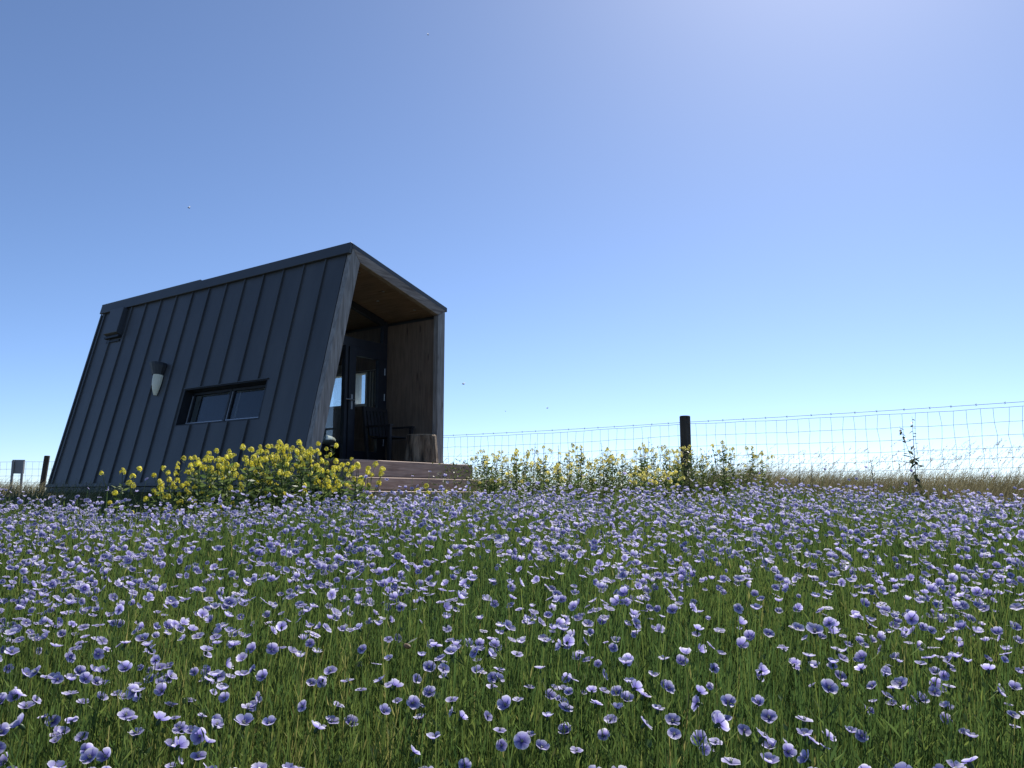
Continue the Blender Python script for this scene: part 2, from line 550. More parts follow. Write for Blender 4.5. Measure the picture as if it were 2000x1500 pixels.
# inner lining of the leaning wall
sh = Shape()
for r in cut_rects(.06, LEN - .03, .1, TB - .15, [WIN]):
    wrect(sh, LW, *r, -.11, -.032)
sh.obj('wall_lining', M['ply_z'], cabin)
# fascia along the top, lower skirting
sh = Shape(); wrect(sh, LW, -.03, LEN + .03, -.03, .12, .002, .045); sh.obj('fascia', M['clad_trim'], cabin, bevel=.004)
sh = Shape(); wrect(sh, LW, .05, LEN + .045, TB + .002, TB + .05, -.06, .03); sh.obj('skirting', M['clad_trim'], cabin)
sh = Shape(); wrect(sh, LW, .05, LEN + .03, TB + .055, TB + .13, -.075, .005); sh.obj('skirting', M['clad_trim'], cabin)
# rear corner trim
sh = Shape(); wrect(sh, LW, LEN + .002, LEN + .035, .125, TB, -.10, .018); sh.obj('corner_trim', M['clad_trim'], cabin)

# window in the leaning wall: recessed, two sashes
s0, s1, t0, t1 = WIN
sh = Shape()
wrect(sh, LW, s1 - .012, s1 + .0, t0, t1, -.20, .003)
wrect(sh, LW, s0, s0 + .012, t0, t1, -.20, .003)
wrect(sh, LW, s0 + .013, s1 - .013, t0, t0 + .012, -.20, .003)
wrect(sh, LW, s0 + .013, s1 - .013, t1 - .012, t1, -.20, .003)
win = sh.obj('window', M['black'], cabin)
sh = Shape(); wrect(sh, LW, s0 - .015, s1 + .015, t0 - .012, t0 - .001, -.02, .020); sh.obj('drip_cap', M['clad_trim'], win)
for a, b in ((s0 + .014, s0 + .90), (s0 + .915, s1 - .014)):
    sh = Shape()
    wb = .034
    wrect(sh, LW, a, a + wb, t0 + .014, t1 - .014, -.165, -.13)
    wrect(sh, LW, b - wb - .02, b, t0 + .014, t1 - .014, -.165, -.13)
    wrect(sh, LW, a + wb + .001, b - wb - .021, t0 + .014, t0 + .014 + wb, -.165, -.13)
    wrect(sh, LW, a + wb + .001, b - wb - .021, t1 - .014 - wb * 1.7, t1 - .014, -.165, -.13)
    sh.obj('sash', M['black'], win)
    sh = Shape(); wrect(sh, LW, a + wb, b - wb - .02, t0 + .014 + wb, t1 - .014 - wb * 1.7, -.152, -.146); sh.obj('pane', M['glass_low'], win)
    sh = Shape(); wrect(sh, LW, a + .03, b - .03, t1 - .076, t1 - .063, -.129, -.110); sh.obj('bead', M['alu'], win)
    sh = Shape(); wrect(sh, LW, b - .034, b - .027, t0 + .06, t1 - .077, -.129, -.117); sh.obj('bead', M['alu'], win)
    sh = Shape(); wrect(sh, LW, a + .02, b - .02, t0 + .02, t1 - .02, -.27, -.26); sh.obj('blind', M['darkcloth'], win)

# vent hood near the top rear corner
sh = Shape()
sh.hexa([LW(5.17, .125, .0), LW(5.58, .125, .0), LW(5.55, .60, .0), LW(5.14, .60, .0),
         LW(5.17, .125, .085), LW(5.58, .125, .085), LW(5.55, .575, .10), LW(5.14, .575, .10)])
vent = sh.obj('vent_hood', M['vent'], cabin, bevel=.006)
sh = Shape(); wrect(sh, LW, 5.13, 5.56, .605, .64, .0, .06); sh.obj('vent_slot', M['black'], vent)
sh = Shape(); wrect(sh, LW, 5.15, 5.54, .67, .70, .0, .02); sh.obj('vent_lip', M['black'], vent)

# wall lamp: black cap and half-cone glass shade
sh = Shape()
ring0, ring1, ring2 = [], [], []
for k in range(9):
    a = math.pi * k / 8
    ring0.append(LW(3.70 + .175 * math.cos(a), 1.26, .01 + .15 * math.sin(a)))
    ring1.append(LW(3.685 + .165 * math.cos(a), 1.30, .01 + .14 * math.sin(a)))
    ring2.append(LW(3.65 + .105 * math.cos(a), 1.44, .01 + .095 * math.sin(a)))
sh.prism(ring0, ring1); sh.prism(ring1, ring2)
lamp = sh.obj('wall_lamp', M['black'], cabin)
sh = Shape()
prev = None
prof = [(.095, 1.445), (.095, 1.52), (.085, 1.60), (.062, 1.68), (.03, 1.755)]
rings = [[LW(3.63 - (t - 1.45) * .12 + r * math.cos(math.pi * k / 10), t, .012 + r * .95 * math.sin(math.pi * k / 10)) for k in range(11)] for r, t in prof]
for A, B in zip(rings[:-1], rings[1:]): sh.prism(A, B)
sh.obj('lamp_shade', M['lampshade'], lamp, smooth=False)

# right wall, with the two windows the porch glazing lets one see through to
WR = [(1.22, 1.68, .98, 1.52), (1.83, 2.42, .98, 1.52)]
rb = [.055, .50] + [.5 + .5 * i for i in range(1, 11)] + [LEN]
for i in range(len(rb) - 1):
    sh = Shape()
    for r in cut_rects(rb[i] + .0015, rb[i + 1] - .0015, -.2, TRZ - .03, WR): wrect(sh, RW, *r, -.03, 0)
    sh.obj('wall_panel', M['clad'], cabin)
sh = Shape()
for r in cut_rects(.06, 1.0, .09, TRZ - .16, WR): wrect(sh, RW, *r, -.10, -.032)
sh.obj('porch_side_lining', M['ply_z'], cabin)
sh = Shape()
for r in cut_rects(1.745, LEN - .04, .09, 1.66, WR): wrect(sh, RW, *r, -.10, -.032)
sh.obj('room_side_lining', M['pale'], cabin)
sh = Shape()
for r in cut_rects(1.001, 1.743, .09, 1.66, WR): wrect(sh, RW, *r, -.10, -.032)
wrect(sh, RW, 1.001, LEN - .04, 1.662, TRZ - .16, -.10, -.032)
sh.obj('room_side_lining', M['ply_z'], cabin)
for (a, b, c, e) in WR:
    sh = Shape()
    wrect(sh, RW, a, a + .035, c, e, -.12, .01); wrect(sh, RW, b - .035, b, c, e, -.12, .01)
    wrect(sh, RW, a + .036, b - .036, c, c + .035, -.12, .01); wrect(sh, RW, a + .036, b - .036, e - .035, e, -.12, .01)
    w2 = sh.obj('window', M['white'], cabin)
    sh = Shape(); wrect(sh, RW, a + .035, b - .035, c + .035, e - .035, -.05, -.044); sh.obj('pane', M['glass'], w2)


def RS(v, d, o=0.0):
    """roof surface: falls from the leaning wall to the right wall"""
    return L(v, d, H - (v - DV) * (H - TRZ) / (W - DV) + o)


sh = Shape()
sh.hexa([RS(DV - .02, -.03, -.03), RS(W + .05, -.03, -.03), RS(W + .05, LEN + .03, -.03), RS(DV - .02, LEN + .03, -.03),
         RS(DV - .02, -.03, .028), RS(W + .05, -.03, .028), RS(W + .05, LEN + .03, .028), RS(DV - .02, LEN + .03, .028)])
roof = sh.obj('roof', M['clad_trim'], cabin)
sh = Shape()
sh.hexa([RS(DV - .03, 3.2, .029), RS(W + .04, 3.2, .029), RS(W + .04, LEN + .04, .029), RS(DV - .03, LEN + .04, .029),
         RS(DV - .03, 3.2, .052), RS(W + .04, 3.2, .052), RS(W + .04, LEN + .04, .052), RS(DV - .03, LEN + .04, .052)])
sh.obj('roof_overlay', M['clad_trim'], roof)
for k in range(1, 5):
    v0 = DV + k * .37
    sh = Shape()
    sh.hexa([RS(v0, .35, .0285), RS(v0 + .03, .35, .0285), RS(v0 + .03, 3.19, .0285), RS(v0, 3.19, .0285),
             RS(v0 + .005, .35, .05), RS(v0 + .025, .35, .05), RS(v0 + .025, 3.19, .05), RS(v0 + .005, 3.19, .05)])
    sh.obj('roof_seam', M['clad_trim'], roof)
sh = Shape()
sh.hexa([RS(DV + .06, .06, -.115), RS(W - .05, .06, -.115), RS(W - .05, LEN - .04, -.115), RS(DV + .06, LEN - .04, -.115),
         RS(DV + .03, .06, -.032), RS(W - .05, .06, -.032), RS(W - .05, LEN - .04, -.032), RS(DV + .03, LEN - .04, -.032)])
sh.obj('ceiling_lining', M['ply'], cabin)
for v0, d0 in ((1.02, .25), (1.55, .32), (1.75, .62), (2.15, .28)):
    sh = Shape()
    c = RS(v0, d0, -.117)
    sh.lathe([(.018, -.012), (.024, -.010), (.024, .0)], 10, Matrix.Translation(c))
    sh.obj('downlight', M['steel'], cabin)

# floor and rear wall
sh = Shape(); sh.hexa([L(.08, .06, -.06), L(W - .035, .06, -.06), L(W - .035, LEN - .03, -.06), L(.08, LEN - .03, -.06),
                       L(.08, .06, .078), L(W - .035, .06, .078), L(W - .035, LEN - .03, .078), L(.08, LEN - .03, .078)])
sh.obj('floor', M['ply'], cabin)


def cs(d, z, ins=0.0):
    return L(DV - DV * (H - z) / H + ins, d, z)


sh = Shape()
pr = [(-.2), ]
ra = [cs(LEN - .028, -.2, .03), L(W - .032, LEN - .028, -.2), L(W - .032, LEN - .028, TRZ - .035), cs(LEN - .028, H - .05, .03)]
rb_ = [cs(LEN, -.2, .03), L(W - .032, LEN, -.2), L(W - .032, LEN, TRZ - .035), cs(LEN, H - .05, .03)]
sh.prism(ra, rb_); sh.obj('rear_wall', M['clad'], cabin)
sh = Shape()
sh.prism([cs(3.2, .08, .12), L(W - .105, 3.2, .08), L(W - .105, 3.2, TRZ - .15), cs(3.2, H - .25, .12)],
         [cs(3.25, .08, .12), L(W - .105, 3.25, .08), L(W - .105, 3.25, TRZ - .15), cs(3.25, H - .25, .12)])
sh.obj('room_partition', M['pale'], cabin)

# porch surround: raked left board, sloped top board, upright right board (mitred)
F0, F1 = -.035, .052
BW, BT, BR = .172, .165, .148
zt = lambda v: H - (v - DV) * (H - TRZ) / (W - DV)
vl = lambda z: DV - DV * (H - z) / H
def inter_tl():
    # inner corner: v = vl(z)+BW, z = zt(v)-BT
    z = H
    for _ in range(50): z = zt(vl(z) + BW) - BT
    return vl(z) + BW, z
iv, iz = inter_tl()
zb = .06
pl = [(vl(zb), zb), (vl(zb) + BW, zb), (iv, iz), (DV, H - .032)]
pt = [(DV + .004, H - .033), (iv + .003, iz + .002), (W - BR - .002, zt(W - BR) - BT + .002), (W, TRZ - .033)]
prr = [(W - BR, zb), (W, zb), (W, TRZ - .036), (W - BR, zt(W - BR) - BT - .001)]
for poly, mt in ((pl, 'timber_z'), (pt, 'timber_x'), (prr, 'timber_z')):
    sh = Shape(); sh.prism([L(v, F0, z) for v, z in poly], [L(v, F1, z) for v, z in poly])
    sh.obj('porch_board', M[mt], cabin, bevel=.005)

# glazed porch back: frame, upper light, side light, door
GD = 1.0
gR = W - .105
gl = lambda z: vl(z) + .12


def gbox(sh, v0, v1, z0, z1, d0=GD, d1=GD + .07):
    sh.hexa([L(v0, d0, z0), L(v1, d0, z0), L(v1, d1, z0), L(v0, d1, z0), L(v0, d0, z1), L(v1, d0, z1), L(v1, d1, z1), L(v0, d1, z1)])


TZ0, TZ1 = 1.745, 1.875
sh = Shape()
gbox(sh, gl(TZ0) + .0, gR, TZ0, TZ1)                                              # transom
gbox(sh, gR - .085, gR, TZ1 + .001, zt(gR) - .12)                                 # right jamb above
gbox(sh, gR - .075, gR, .08, TZ0 - .001)                                          # right jamb below
sh.hexa([L(gl(.08), GD, .08), L(gl(.08) + .07, GD, .08), L(gl(.08) + .07, GD + .07, .08), L(gl(.08), GD + .07, .08),
         L(gl(TZ0), GD, TZ0 - .001), L(gl(TZ0) + .07, GD, TZ0 - .001), L(gl(TZ0) + .07, GD + .07, TZ0 - .001), L(gl(TZ0), GD + .07, TZ0 - .001)])
gbox(sh, 1.52, 1.575, .08, TZ0 - .001)                                            # mullion beside the door
gf = sh.obj('glazing_frame', M['frame_dark'], cabin)
sh = Shape()
a0, a1 = gl(2.45), gR - .086
sh.hexa([L(a0, GD, zt(a0) - .21), L(a1, GD, zt(a1) - .21), L(a1, GD + .07, zt(a1) - .21), L(a0, GD + .07, zt(a0) - .21),
         L(a0, GD, zt(a0) - .118), L(a1, GD, zt(a1) - .118), L(a1, GD + .07, zt(a1) - .118), L(a0, GD + .07, zt(a0) - .118)])
sh.obj('sloped_head', M['frame_dark'], gf)
sh = Shape()
pu = [(gl(TZ1), TZ1), (a1, TZ1), (a1, zt(a1) - .211), (a0 + .02, zt(a0 + .02) - .211)]
sh.prism([L(v, GD + .03, z) for v, z in pu], [L(v, GD + .036, z) for v, z in pu]); sh.obj('pane', M['glass'], gf)
sh = Shape()
pu = [(gl(.08) + .07, .08), (1.52, .08), (1.52, TZ0 - .001), (gl(TZ0) + .07, TZ0 - .001)]
sh.prism([L(v, GD + .03, z) for v, z in pu], [L(v, GD + .036, z) for v, z in pu]); sh.obj('pane', M['glass'], gf)
# door
D0, D1, DZ0, DZ1 = 1.58, gR - .08, .095, TZ0 - .006
sh = Shape()
gbox(sh, D0, D0 + .125, DZ0, DZ1, GD - .02, GD + .045); gbox(sh, D1 - .11, D1, DZ0, DZ1, GD - .02, GD + .045)
gbox(sh, D0 + .126, D1 - .111, DZ1 - .12, DZ1, GD - .02, GD + .045); gbox(sh, D0 + .126, D1 - .111, DZ0, DZ0 + .16, GD - .02, GD + .045)
door = sh.obj('door', M['frame_dark'], cabin)
sh = Shape(); gbox(sh, D0 + .125, D1 - .11, DZ0 + .16, DZ1 - .12, GD + .01, GD + .016); sh.obj('pane', M['glass'], door)
sh = Shape(); gbox(sh, D0 + .035, D0 + .067, .84, 1.05, GD - .034, GD - .021)
hz = .965
sh.tube([L(D0 + .05, GD - .03, hz), L(D0 + .05, GD - .085, hz)], .011, 8)
sh.tube([L(D0 + .05, GD - .085, hz), L(D0 - .02, GD - .088, hz + .003), L(D0 - .10, GD - .080, hz + .002)], .010, 8)
sh.obj('handle', M['steel'], door)
for z in (.35, 1.02, 1.40):
    sh = Shape(); sh.tube([L(D1 + .004, GD - .03, z), L(D1 + .004, GD - .03, z + .10)], .009, 8); sh.obj('hinge', M['steel'], door)

# underframe: rails, cross members, wheels, corner jacks
for v0 in (.35, 1.95):
    sh = Shape(); sh.box(*(v0 * K, (v0 + .07) * K), .2 * K, (LEN - .1) * K, OZ - CB - .36 * K, OZ - CB - .21 * K)
    sh.obj('chassis_rail', M['black'], cabin)
for d0 in (.4, 1.6, 2.8, 4.0, 5.0, 5.8):
    sh = Shape(); sh.hexa([L(.0, d0, -.27), L(2.3, d0, -.27), L(2.3, d0 + .06, -.27), L(.0, d0 + .06, -.27), L(.0, d0, -.205), L(2.3, d0, -.205), L(2.3, d0 + .06, -.205), L(.0, d0 + .06, -.205)])
    sh.obj('cross_member', M['black'], cabin)
for d0 in (2.7, 3.4):
    for v0 in (.10, 2.12):
        c = L(v0, d0, -.50)
        RM = Matrix.Translation(c) @ Matrix.Rotation(math.pi / 2, 4, 'Y')
        sh = Shape(); sh.lathe([(.15, -.09), (.27, -.10), (.30, -.06), (.305, 0), (.30, .06), (.27, .10), (.15, .09)], 24, RM)
        wh = sh.obj('wheel', M['rubber'], cabin, smooth=True)
        sh = Shape(); sh.lathe([(.05, -.07), (.16, -.085), (.17, -.04), (.17, .04), (.16, .085), (.05, .07)], 16, RM); sh.obj('rim', M['steel'], wh)
for d0 in (.35, 5.75):
    for v0 in (.22, 2.15):
        p = L(v0, d0, -.22)
        gz = 0
        wp = Matrix.Rotation(PSI, 4, 'Z') @ p
        gz = g(OX + wp.x, OY + wp.y) - CB
        sh = Shape(); sh.tube([p, Vector((p.x, p.y, gz + .02))], .03, 8)
        sh.box(p.x - .09, p.x + .09, p.y - .09, p.y + .09, gz - .03, gz + .035)
        sh.obj('jack_stand', M['black'], cabin)

# timber deck and steps in front of the porch


def deck(name, v0, v1, d0, d1, ztop, hgt, label, cat, nb):
    cx, cd = (v0 + v1) / 2, (d0 + d1) / 2
    p = Matrix.Rotation(PSI, 4, 'Z') @ L(cx, cd, 0)
    wx, wy = OX + p.x, OY + p.y
    gz = g(wx, wy)
    e = empty(name, (wx, wy, gz), PSI)
    tag(e, label, cat)
    zt_ = ztop * K + OZ - gz
    hx = (v1 - v0) / 2 * K; hy = (d1 - d0) / 2 * K
    th = .028
    sh = Shape(); sh.box(-hx, hx, -hy - .03, -hy + .02, zt_ - hgt * K, zt_ - .001); sh.obj('front_board', M['step_x'], e, bevel=.008)
    for s in (-1, 1):
        sh = Shape(); x = s * (hx - .03)
        sh.box(x - .022, x + .022, -hy + .022, hy, zt_ - hgt * K, zt_ - th - .002); sh.obj('side_board', M['timber_x'], e)
        for yy in (-hy + .10, hy - .06):
            sh = Shape(); sh.box(x * .9 - .04, x * .9 + .04, yy - .04, yy + .04, -.25, zt_ - th - .003); sh.obj('leg', M['timber_z'], e)
    bw = (2 * hy - .02) / nb
    for k in range(nb):
        y0 = -hy + .0215 + k * bw
        sh = Shape(); sh.box(-hx, hx, y0, y0 + bw - .008, zt_ - th, zt_ - random.uniform(0, .003)); sh.obj('deck_board', M['timber_x'], e, bevel=.003)
    return e


deck('timber_deck', .47, 2.76, -.30, .04, .062, .205, 'weathered timber deck platform at the porch opening, highest of the steps', 'deck', 3)
deck('timber_step', .10, 3.22, -.60, -.27, -.155, .15, 'long weathered timber step just below the porch deck', 'step', 3)
deck('timber_step', .05, 3.0, -.92, -.57, -.318, .17, 'lowest timber step half hidden behind the flax flowers', 'step', 3)


def cab_thing(name, v, d, z, rz, label, cat):
    p = Matrix.Rotation(PSI, 4, 'Z') @ L(v, d, z)
    e = empty(name, (OX + p.x, OY + p.y, CB + p.z), PSI + rz)
    return tag(e, label, cat)


# log stool
log = cab_thing('log_stool', 2.065, .02, .080, .3, 'upright rough tree-log stool at the right side of the porch', 'stool')
sh = Shape(); n = 28
rr = random.Random(3)
off = [1 + .07 * math.sin(3 * 2 * math.pi * k / n + 1) + rr.uniform(-.05, .05) for k in range(n)]
b = 0
levels = [0, .06, .18, .3, .41, .43]
for z in levels:
    for k in range(n):
        t = 2 * math.pi * k / n
        r = .262 * off[k] * (1 - .14 * z / .43) * (1 + rr.uniform(-.02, .02)) * (.96 if z == .43 else 1)
        sh.v.append(Vector((r * math.cos(t), r * math.sin(t), z)))
for i in range(len(levels) - 1):
    for k in range(n):
        j = (k + 1) % n
        sh.f.append((i * n + k, i * n + j, (i + 1) * n + j, (i + 1) * n + k))
sh.f.append(tuple(reversed(range(n))))
sh.obj('bark', M['bark'], log)
sh = Shape()
sh.prism([(.215 * off[k] * math.cos(2 * math.pi * k / n), .215 * off[k] * math.sin(2 * math.pi * k / n), .425) for k in range(n)],
         [(.213 * off[k] * math.cos(2 * math.pi * k / n), .213 * off[k] * math.sin(2 * math.pi * k / n), .438) for k in range(n)])
sh.obj('sawn_top', M['logend'], log)

# dark slatted chair on the porch, back to the door
ch = cab_thing('wooden_chair', 2.0, .58, .080, 0, 'dark slatted wooden garden chair in the shade of the porch', 'chair')
for x in (-.25, .25):
    Shape().box(x - .025, x + .025, -.27, -.22, 0, .58).obj('leg', M['chair'], ch)
    sh = Shape(); sh.hexa([(x - .025, .20, 0), (x + .025, .20, 0), (x + .025, .25, 0), (x - .025, .25, 0),
                           (x - .025, .33, .92), (x + .025, .33, .92), (x + .025, .37, .92), (x - .025, .37, .92)]); sh.obj('leg', M['chair'], ch)
    Shape().box(x - .035, x + .035, -.29, .25, .581, .605).obj('armrest', M['chair'], ch)
for k in range(5):
    y = -.26 + k * .095
    Shape().box(-.222, .222, y, y + .08, .40, .42).obj('seat_slat', M['chair'], ch)
for k in range(6):
    x = -.21 + k * .077
    sh = Shape(); sh.hexa([(x, .235, .45), (x + .055, .235, .45), (x + .055, .255, .45), (x, .255, .45),
                           (x, .315, .86), (x + .055, .315, .86), (x + .055, .335, .86), (x, .335, .86)]); sh.obj('back_slat', M['chair'], ch)
sh = Shape(); sh.box(-.224, .224, .322, .362, .865, .925); sh.obj('back_rail', M['chair'], ch)

# inside: divan with a pale cushion, seen through the side light; striped curtain at the window
dv = cab_thing('divan_bed', 1.40, 1.75, .080, 0, 'low dark divan inside the cabin behind the side glass', 'bed')
Shape().box(-.62, .62, -.55, .95, .05, .30).obj('base', M['darkcloth'], dv, bevel=.02)
for x in (-.55, .55):
    for y in (-.48, .88): Shape().box(x - .03, x + .03, y - .03, y + .03, 0, .052).obj('leg', M['black'], dv)
cu = cab_thing('cushion', 1.42, 1.42, .080 + .26 + .002, .2, 'plump pale cushion on the divan behind the side glass', 'cushion')
sh = Shape()
nu, nv = 18, 9
for j in range(nv + 1):
    ph = -math.pi / 2 + math.pi * j / nv
    for i in range(nu):
        t = 2 * math.pi * i / nu
        cx = math.copysign(abs(math.cos(t)) ** .6, math.cos(t)); cy = math.copysign(abs(math.sin(t)) ** .6, math.sin(t))
        sh.v.append(Vector((.34 * cx * max(math.cos(ph), .001) ** .7, .20 * cy * max(math.cos(ph), .001) ** .7, .085 + .085 * math.sin(ph))))
for j in range(nv):
    for i in range(nu):
        k = (i + 1) % nu
        sh.f.append((j * nu + i, j * nu + k, (j + 1) * nu + k, (j + 1) * nu + i))
sh.obj('cover', M['linen'], cu, smooth=True)
ct = cab_thing('striped_curtain', W - .15, 1.20, .95, 0, 'striped curtain drawn to one side of the far window seen through the door glass', 'curtain')
for k in range(7):
    d0 = k * .028 * K
    sh = Shape(); sh.box(-.012 + .012 * (k % 2), .006 + .012 * (k % 2), d0, d0 + .028 * K - .002, 0, .62)
    sh.obj('fold', M['curtain_a'] if k in (1, 3, 6) else M['curtain_b'], ct)
Shape().tube([(0, -.05, .63), (0, .75, .63)], .008, 8).obj('curtain_rail', M['black'], ct)

# ------------------------------------------------------------------ fences
FA, FB = at(870, HOR, 14.9), at(2000, HOR, 9.9)
fdir = (FB - FA); flen = fdir.length; fdir.normalize()
FTOP = EYE + 1.09
fence = empty('wire_fence', (FA.x, FA.y, g(FA.x, FA.y)))
tag(fence, 'wire mesh stock fence with a dark timber post running behind the field on the right', 'fence')
fz = fence.location


def FP(t, z):
    return Vector((FA.x + fdir.x * t, FA.y + fdir.y * t, z)) - fz


def post(parent, base, top, r, lean=(0, 0)):
    sh = Shape()
    n = 14
    rr2 = [r * random.uniform(.94, 1.06) for _ in range(n)]
    zs = [base.z - .3, base.z + .2, (base.z + top) / 2, top - .012, top]
    for i, z in enumerate(zs):
        for k in range(n):
            t = 2 * math.pi * k / n
            q = rr2[k] * (.88 if i == 4 else 1)
            sh.v.append(Vector((base.x + lean[0] * (z - base.z) + q * math.cos(t), base.y + lean[1] * (z - base.z) + q * math.sin(t), z)) - parent.location)
    for i in range(4):
        for k in range(n):
            j = (k + 1) % n
            sh.f.append((i * n + k, i * n + j, (i + 1) * n + j, (i + 1) * n + k))
    sh.f.append(tuple(4 * n + k for k in range(n)))
    return sh.obj('post', M['post'], parent)


pb = at(1338, HOR, 12.3)
T0 = (pb - FA).dot(fdir)
for t in (T0 - 5.2, T0, T0 + 5.4):
    q = FP(t, 0) + fz
    off = Vector((fdir.y, -fdir.x, 0)) * -.065
    bz = g(q.x, q.y)
    post(fence, Vector((q.x + off.x, q.y + off.y, bz)), at(1338, 812, 12.35).z if abs(t - T0) < .1 else FTOP + .09, .082)
TA, TE = -2.5, flen + 3.0
drops = [0, .18, .345, .50, .625, .745, .86]


def sag(t):
    u = (t - T0)
    s = ((u % 5.3) / 5.3)
    return -.055 * 4 * s * (1 - s) * .5 + .03 * (t / flen - .5)


rw = random.Random(5)
stay_t = []
t = TA
while t < TE:
    stay_t.append(t); t += .15
for k, dz in enumerate(drops):
    pts = []
    for t in stay_t[::2]:
        pts.append(FP(t, FTOP + sag(t) - dz + rw.uniform(-.006, .006)))
    Shape().tube(pts, .0034 if k == 0 else .0028, 3, False).obj('line_wire', M['wire'], fence)
for t in stay_t:
    b_ = rw.uniform(-.022, .022)
    pts = [FP(t + b_ * math.sin(i * 1.7 + t * 3) * .6 + rw.uniform(-.006, .006), FTOP + sag(t) - dz) for i, dz in enumerate(drops[:6])]
    Shape().tube(pts, .0024, 3, False).obj('stay_wire', M['wire'], fence)
for strand in range(1):
    pts = [FP(t, FTOP + .012 + .045 * max(0, (t - T0)) / 6 + sag(t) * .5 + .012) for t in stay_t[::2]]
    bw_ = Shape().tube(pts, .0036, 3, False).obj('barbed_wire', M['wire'], fence)
    for p in pts:
        c = p + fdir * rw.uniform(-.05, .05)
        sh = Shape()
        sh.tube([c + Vector((0, 0, -.018)) - fdir * .006, c + Vector((0, 0, .018)) + fdir * .006], .0022, 3)
        sh.tube([c + Vector((0, 0, -.014)) + fdir * .010, c + Vector((0, 0, .014)) - fdir * .010], .0022, 3)
        sh.obj('barb', M['wire'], bw_)

# far left fence and small board
lp = at(87, HOR, 19.0)
lf = empty('wire_fence', (lp.x, lp.y, g(lp.x, lp.y)))
tag(lf, 'short run of wire fence with a leaning dark post beside the cabin at far left', 'fence')
post(lf, Vector((at(80, HOR, 19).x, 19.0, g(lp.x, lp.y))), at(90, 890, 19).z, .062, (.085, 0))
ltop = at(60, 902, 19).z
for k, dz in enumerate((0, .17, .33, .48, .60)):
    pts = [Vector((x, 19.0 + .02 * (x + 12), ltop - dz + .012 * math.sin(x * 2) + (.03 if x > -10.6 else 0) - .015 * abs(x + 11))) - lf.location for x in np.arange(-17, -4, .5)]
    Shape().tube(pts, .0036, 3, False).obj('line_wire', M['wire'], lf)
for x in np.arange(-17, -4, .15):
    xx = float(x)
    Shape().tube([Vector((xx, 19.0 + .02 * (xx + 12), ltop - .015 * abs(xx + 11))) - lf.location, Vector((xx + .01, 19.0 + .02 * (xx + 12), ltop - .6)) - lf.location], .0024, 3, False).obj('stay_wire', M['wire'], lf)
bp_ = at(31, HOR, 16.5)
bd = empty('board_on_legs', (bp_.x, bp_.y, g(bp_.x, bp_.y)), .15)
tag(bd, 'small plain grey board on two legs in the grass at far left', 'sign')
tz, bz_ = at(31, 898, 16.5).z - bd.location.z, at(31, 925, 16.5).z - bd.location.z
Shape().box(-.118, .118, -.012, .012, bz_, tz).obj('panel', M['board'], bd, bevel=.003)
for x in (-.092, .092):
    Shape().box(x - .022, x + .022, -.04, -.0125 + .024 + .002 if False else -.0135, -.2, tz - .02).obj('leg', M['board'], bd)

# ------------------------------------------------------------------ flax


def petal(nu, nv, Ln, Wd, cup, wav, rs):
    """one petal from the flower's centre outwards along +y"""
    V, R = [], []
    for i in range(nu + 1):
        u = i / nu
        w = Wd * (.14 + .86 * min(1, u * 1.25) ** .8) * (1 - .22 * max(0, u - .75) / .25)
        for j in range(nv + 1):
            s = -1 + 2 * j / nv
            y = Ln * u * (1 - .16 * s * s * u)
            z = cup * Ln * u ** 1.6 - .10 * Ln * max(0, u - .6) + .16 * w * s * s * (1 - u * .4) + wav * Ln * u * math.sin(3 * s + rs)
            V.append((s * w, y + .0012, z))
            R.append(u)
    Q = []
    for i in range(nu):
        for j in range(nv):
            a = i * (nv + 1) + j
            Q.append((a, a + 1, a + nv + 2, a + nv + 1))
    return np.array(V), np.array(Q), np.array(R)


def flower_template(nu, nv, cup, seed):
    r = random.Random(seed)
    Vs, Qs, Rs, n = [], [], [], 0
    for k in range(5):
        V, Q, R = petal(nu, nv, .0094 * r.uniform(.92, 1.08), .0056 * r.uniform(.92, 1.1), cup * r.uniform(.8, 1.25), .06, r.uniform(0, 6))
        a = 2 * math.pi * k / 5 + r.uniform(-.08, .08)
        c, s = math.cos(a), math.sin(a)
        V = np.stack([V[:, 0] * c - V[:, 1] * s, V[:, 0] * s + V[:, 1] * c, V[:, 2] + .0006 * (k % 2)], 1)
        Vs.append(V); Qs.append(Q + n); Rs.append(R); n += len(V)
    return np.concatenate(Vs), np.concatenate(Qs), np.concatenate(Rs)


def rot_to(nrm, spin):
    """rotation matrices (n,3,3) that take +z to the given normals"""
    nrm = nrm / np.linalg.norm(nrm, axis=1, keepdims=True)
    ref = np.where(np.abs(nrm[:, 2:3]) > .95, np.array([[1., 0, 0]]), np.array([[0, 0, 1.]]))
    a = np.cross(ref, nrm); a /= np.linalg.norm(a, axis=1, keepdims=True)
    b = np.cross(nrm, a)
    c, s = np.cos(spin)[:, None], np.sin(spin)[:, None]
    return np.stack([a * c + b * s, -a * s + b * c, nrm], 2)


FAR = 5.75


def edge_y(x):
    return FAR + .18 * np.sin(x * 1.3) + .12 * np.sin(x * 3.1 + 1) - .55 * np.exp(-((x + 1.9) / 1.0) ** 2) - .2 * sstep(-2.5, -4, x) + .25 * sstep(1, 4, x)


def sample(n_m2, y0, y1, mx=.78, pad=.6):
    A = (mx * (y1 ** 2 - y0 ** 2)) + 2 * pad * (y1 - y0)
    n = int(A * n_m2)
    Y = np.sqrt(RNG.uniform(y0 ** 2, y1 ** 2, n * 2))
    X = RNG.uniform(-1, 1, n * 2) * (mx * Y + pad)
    k = Y < edge_y(X)
    return X[k][:n], Y[k][:n]


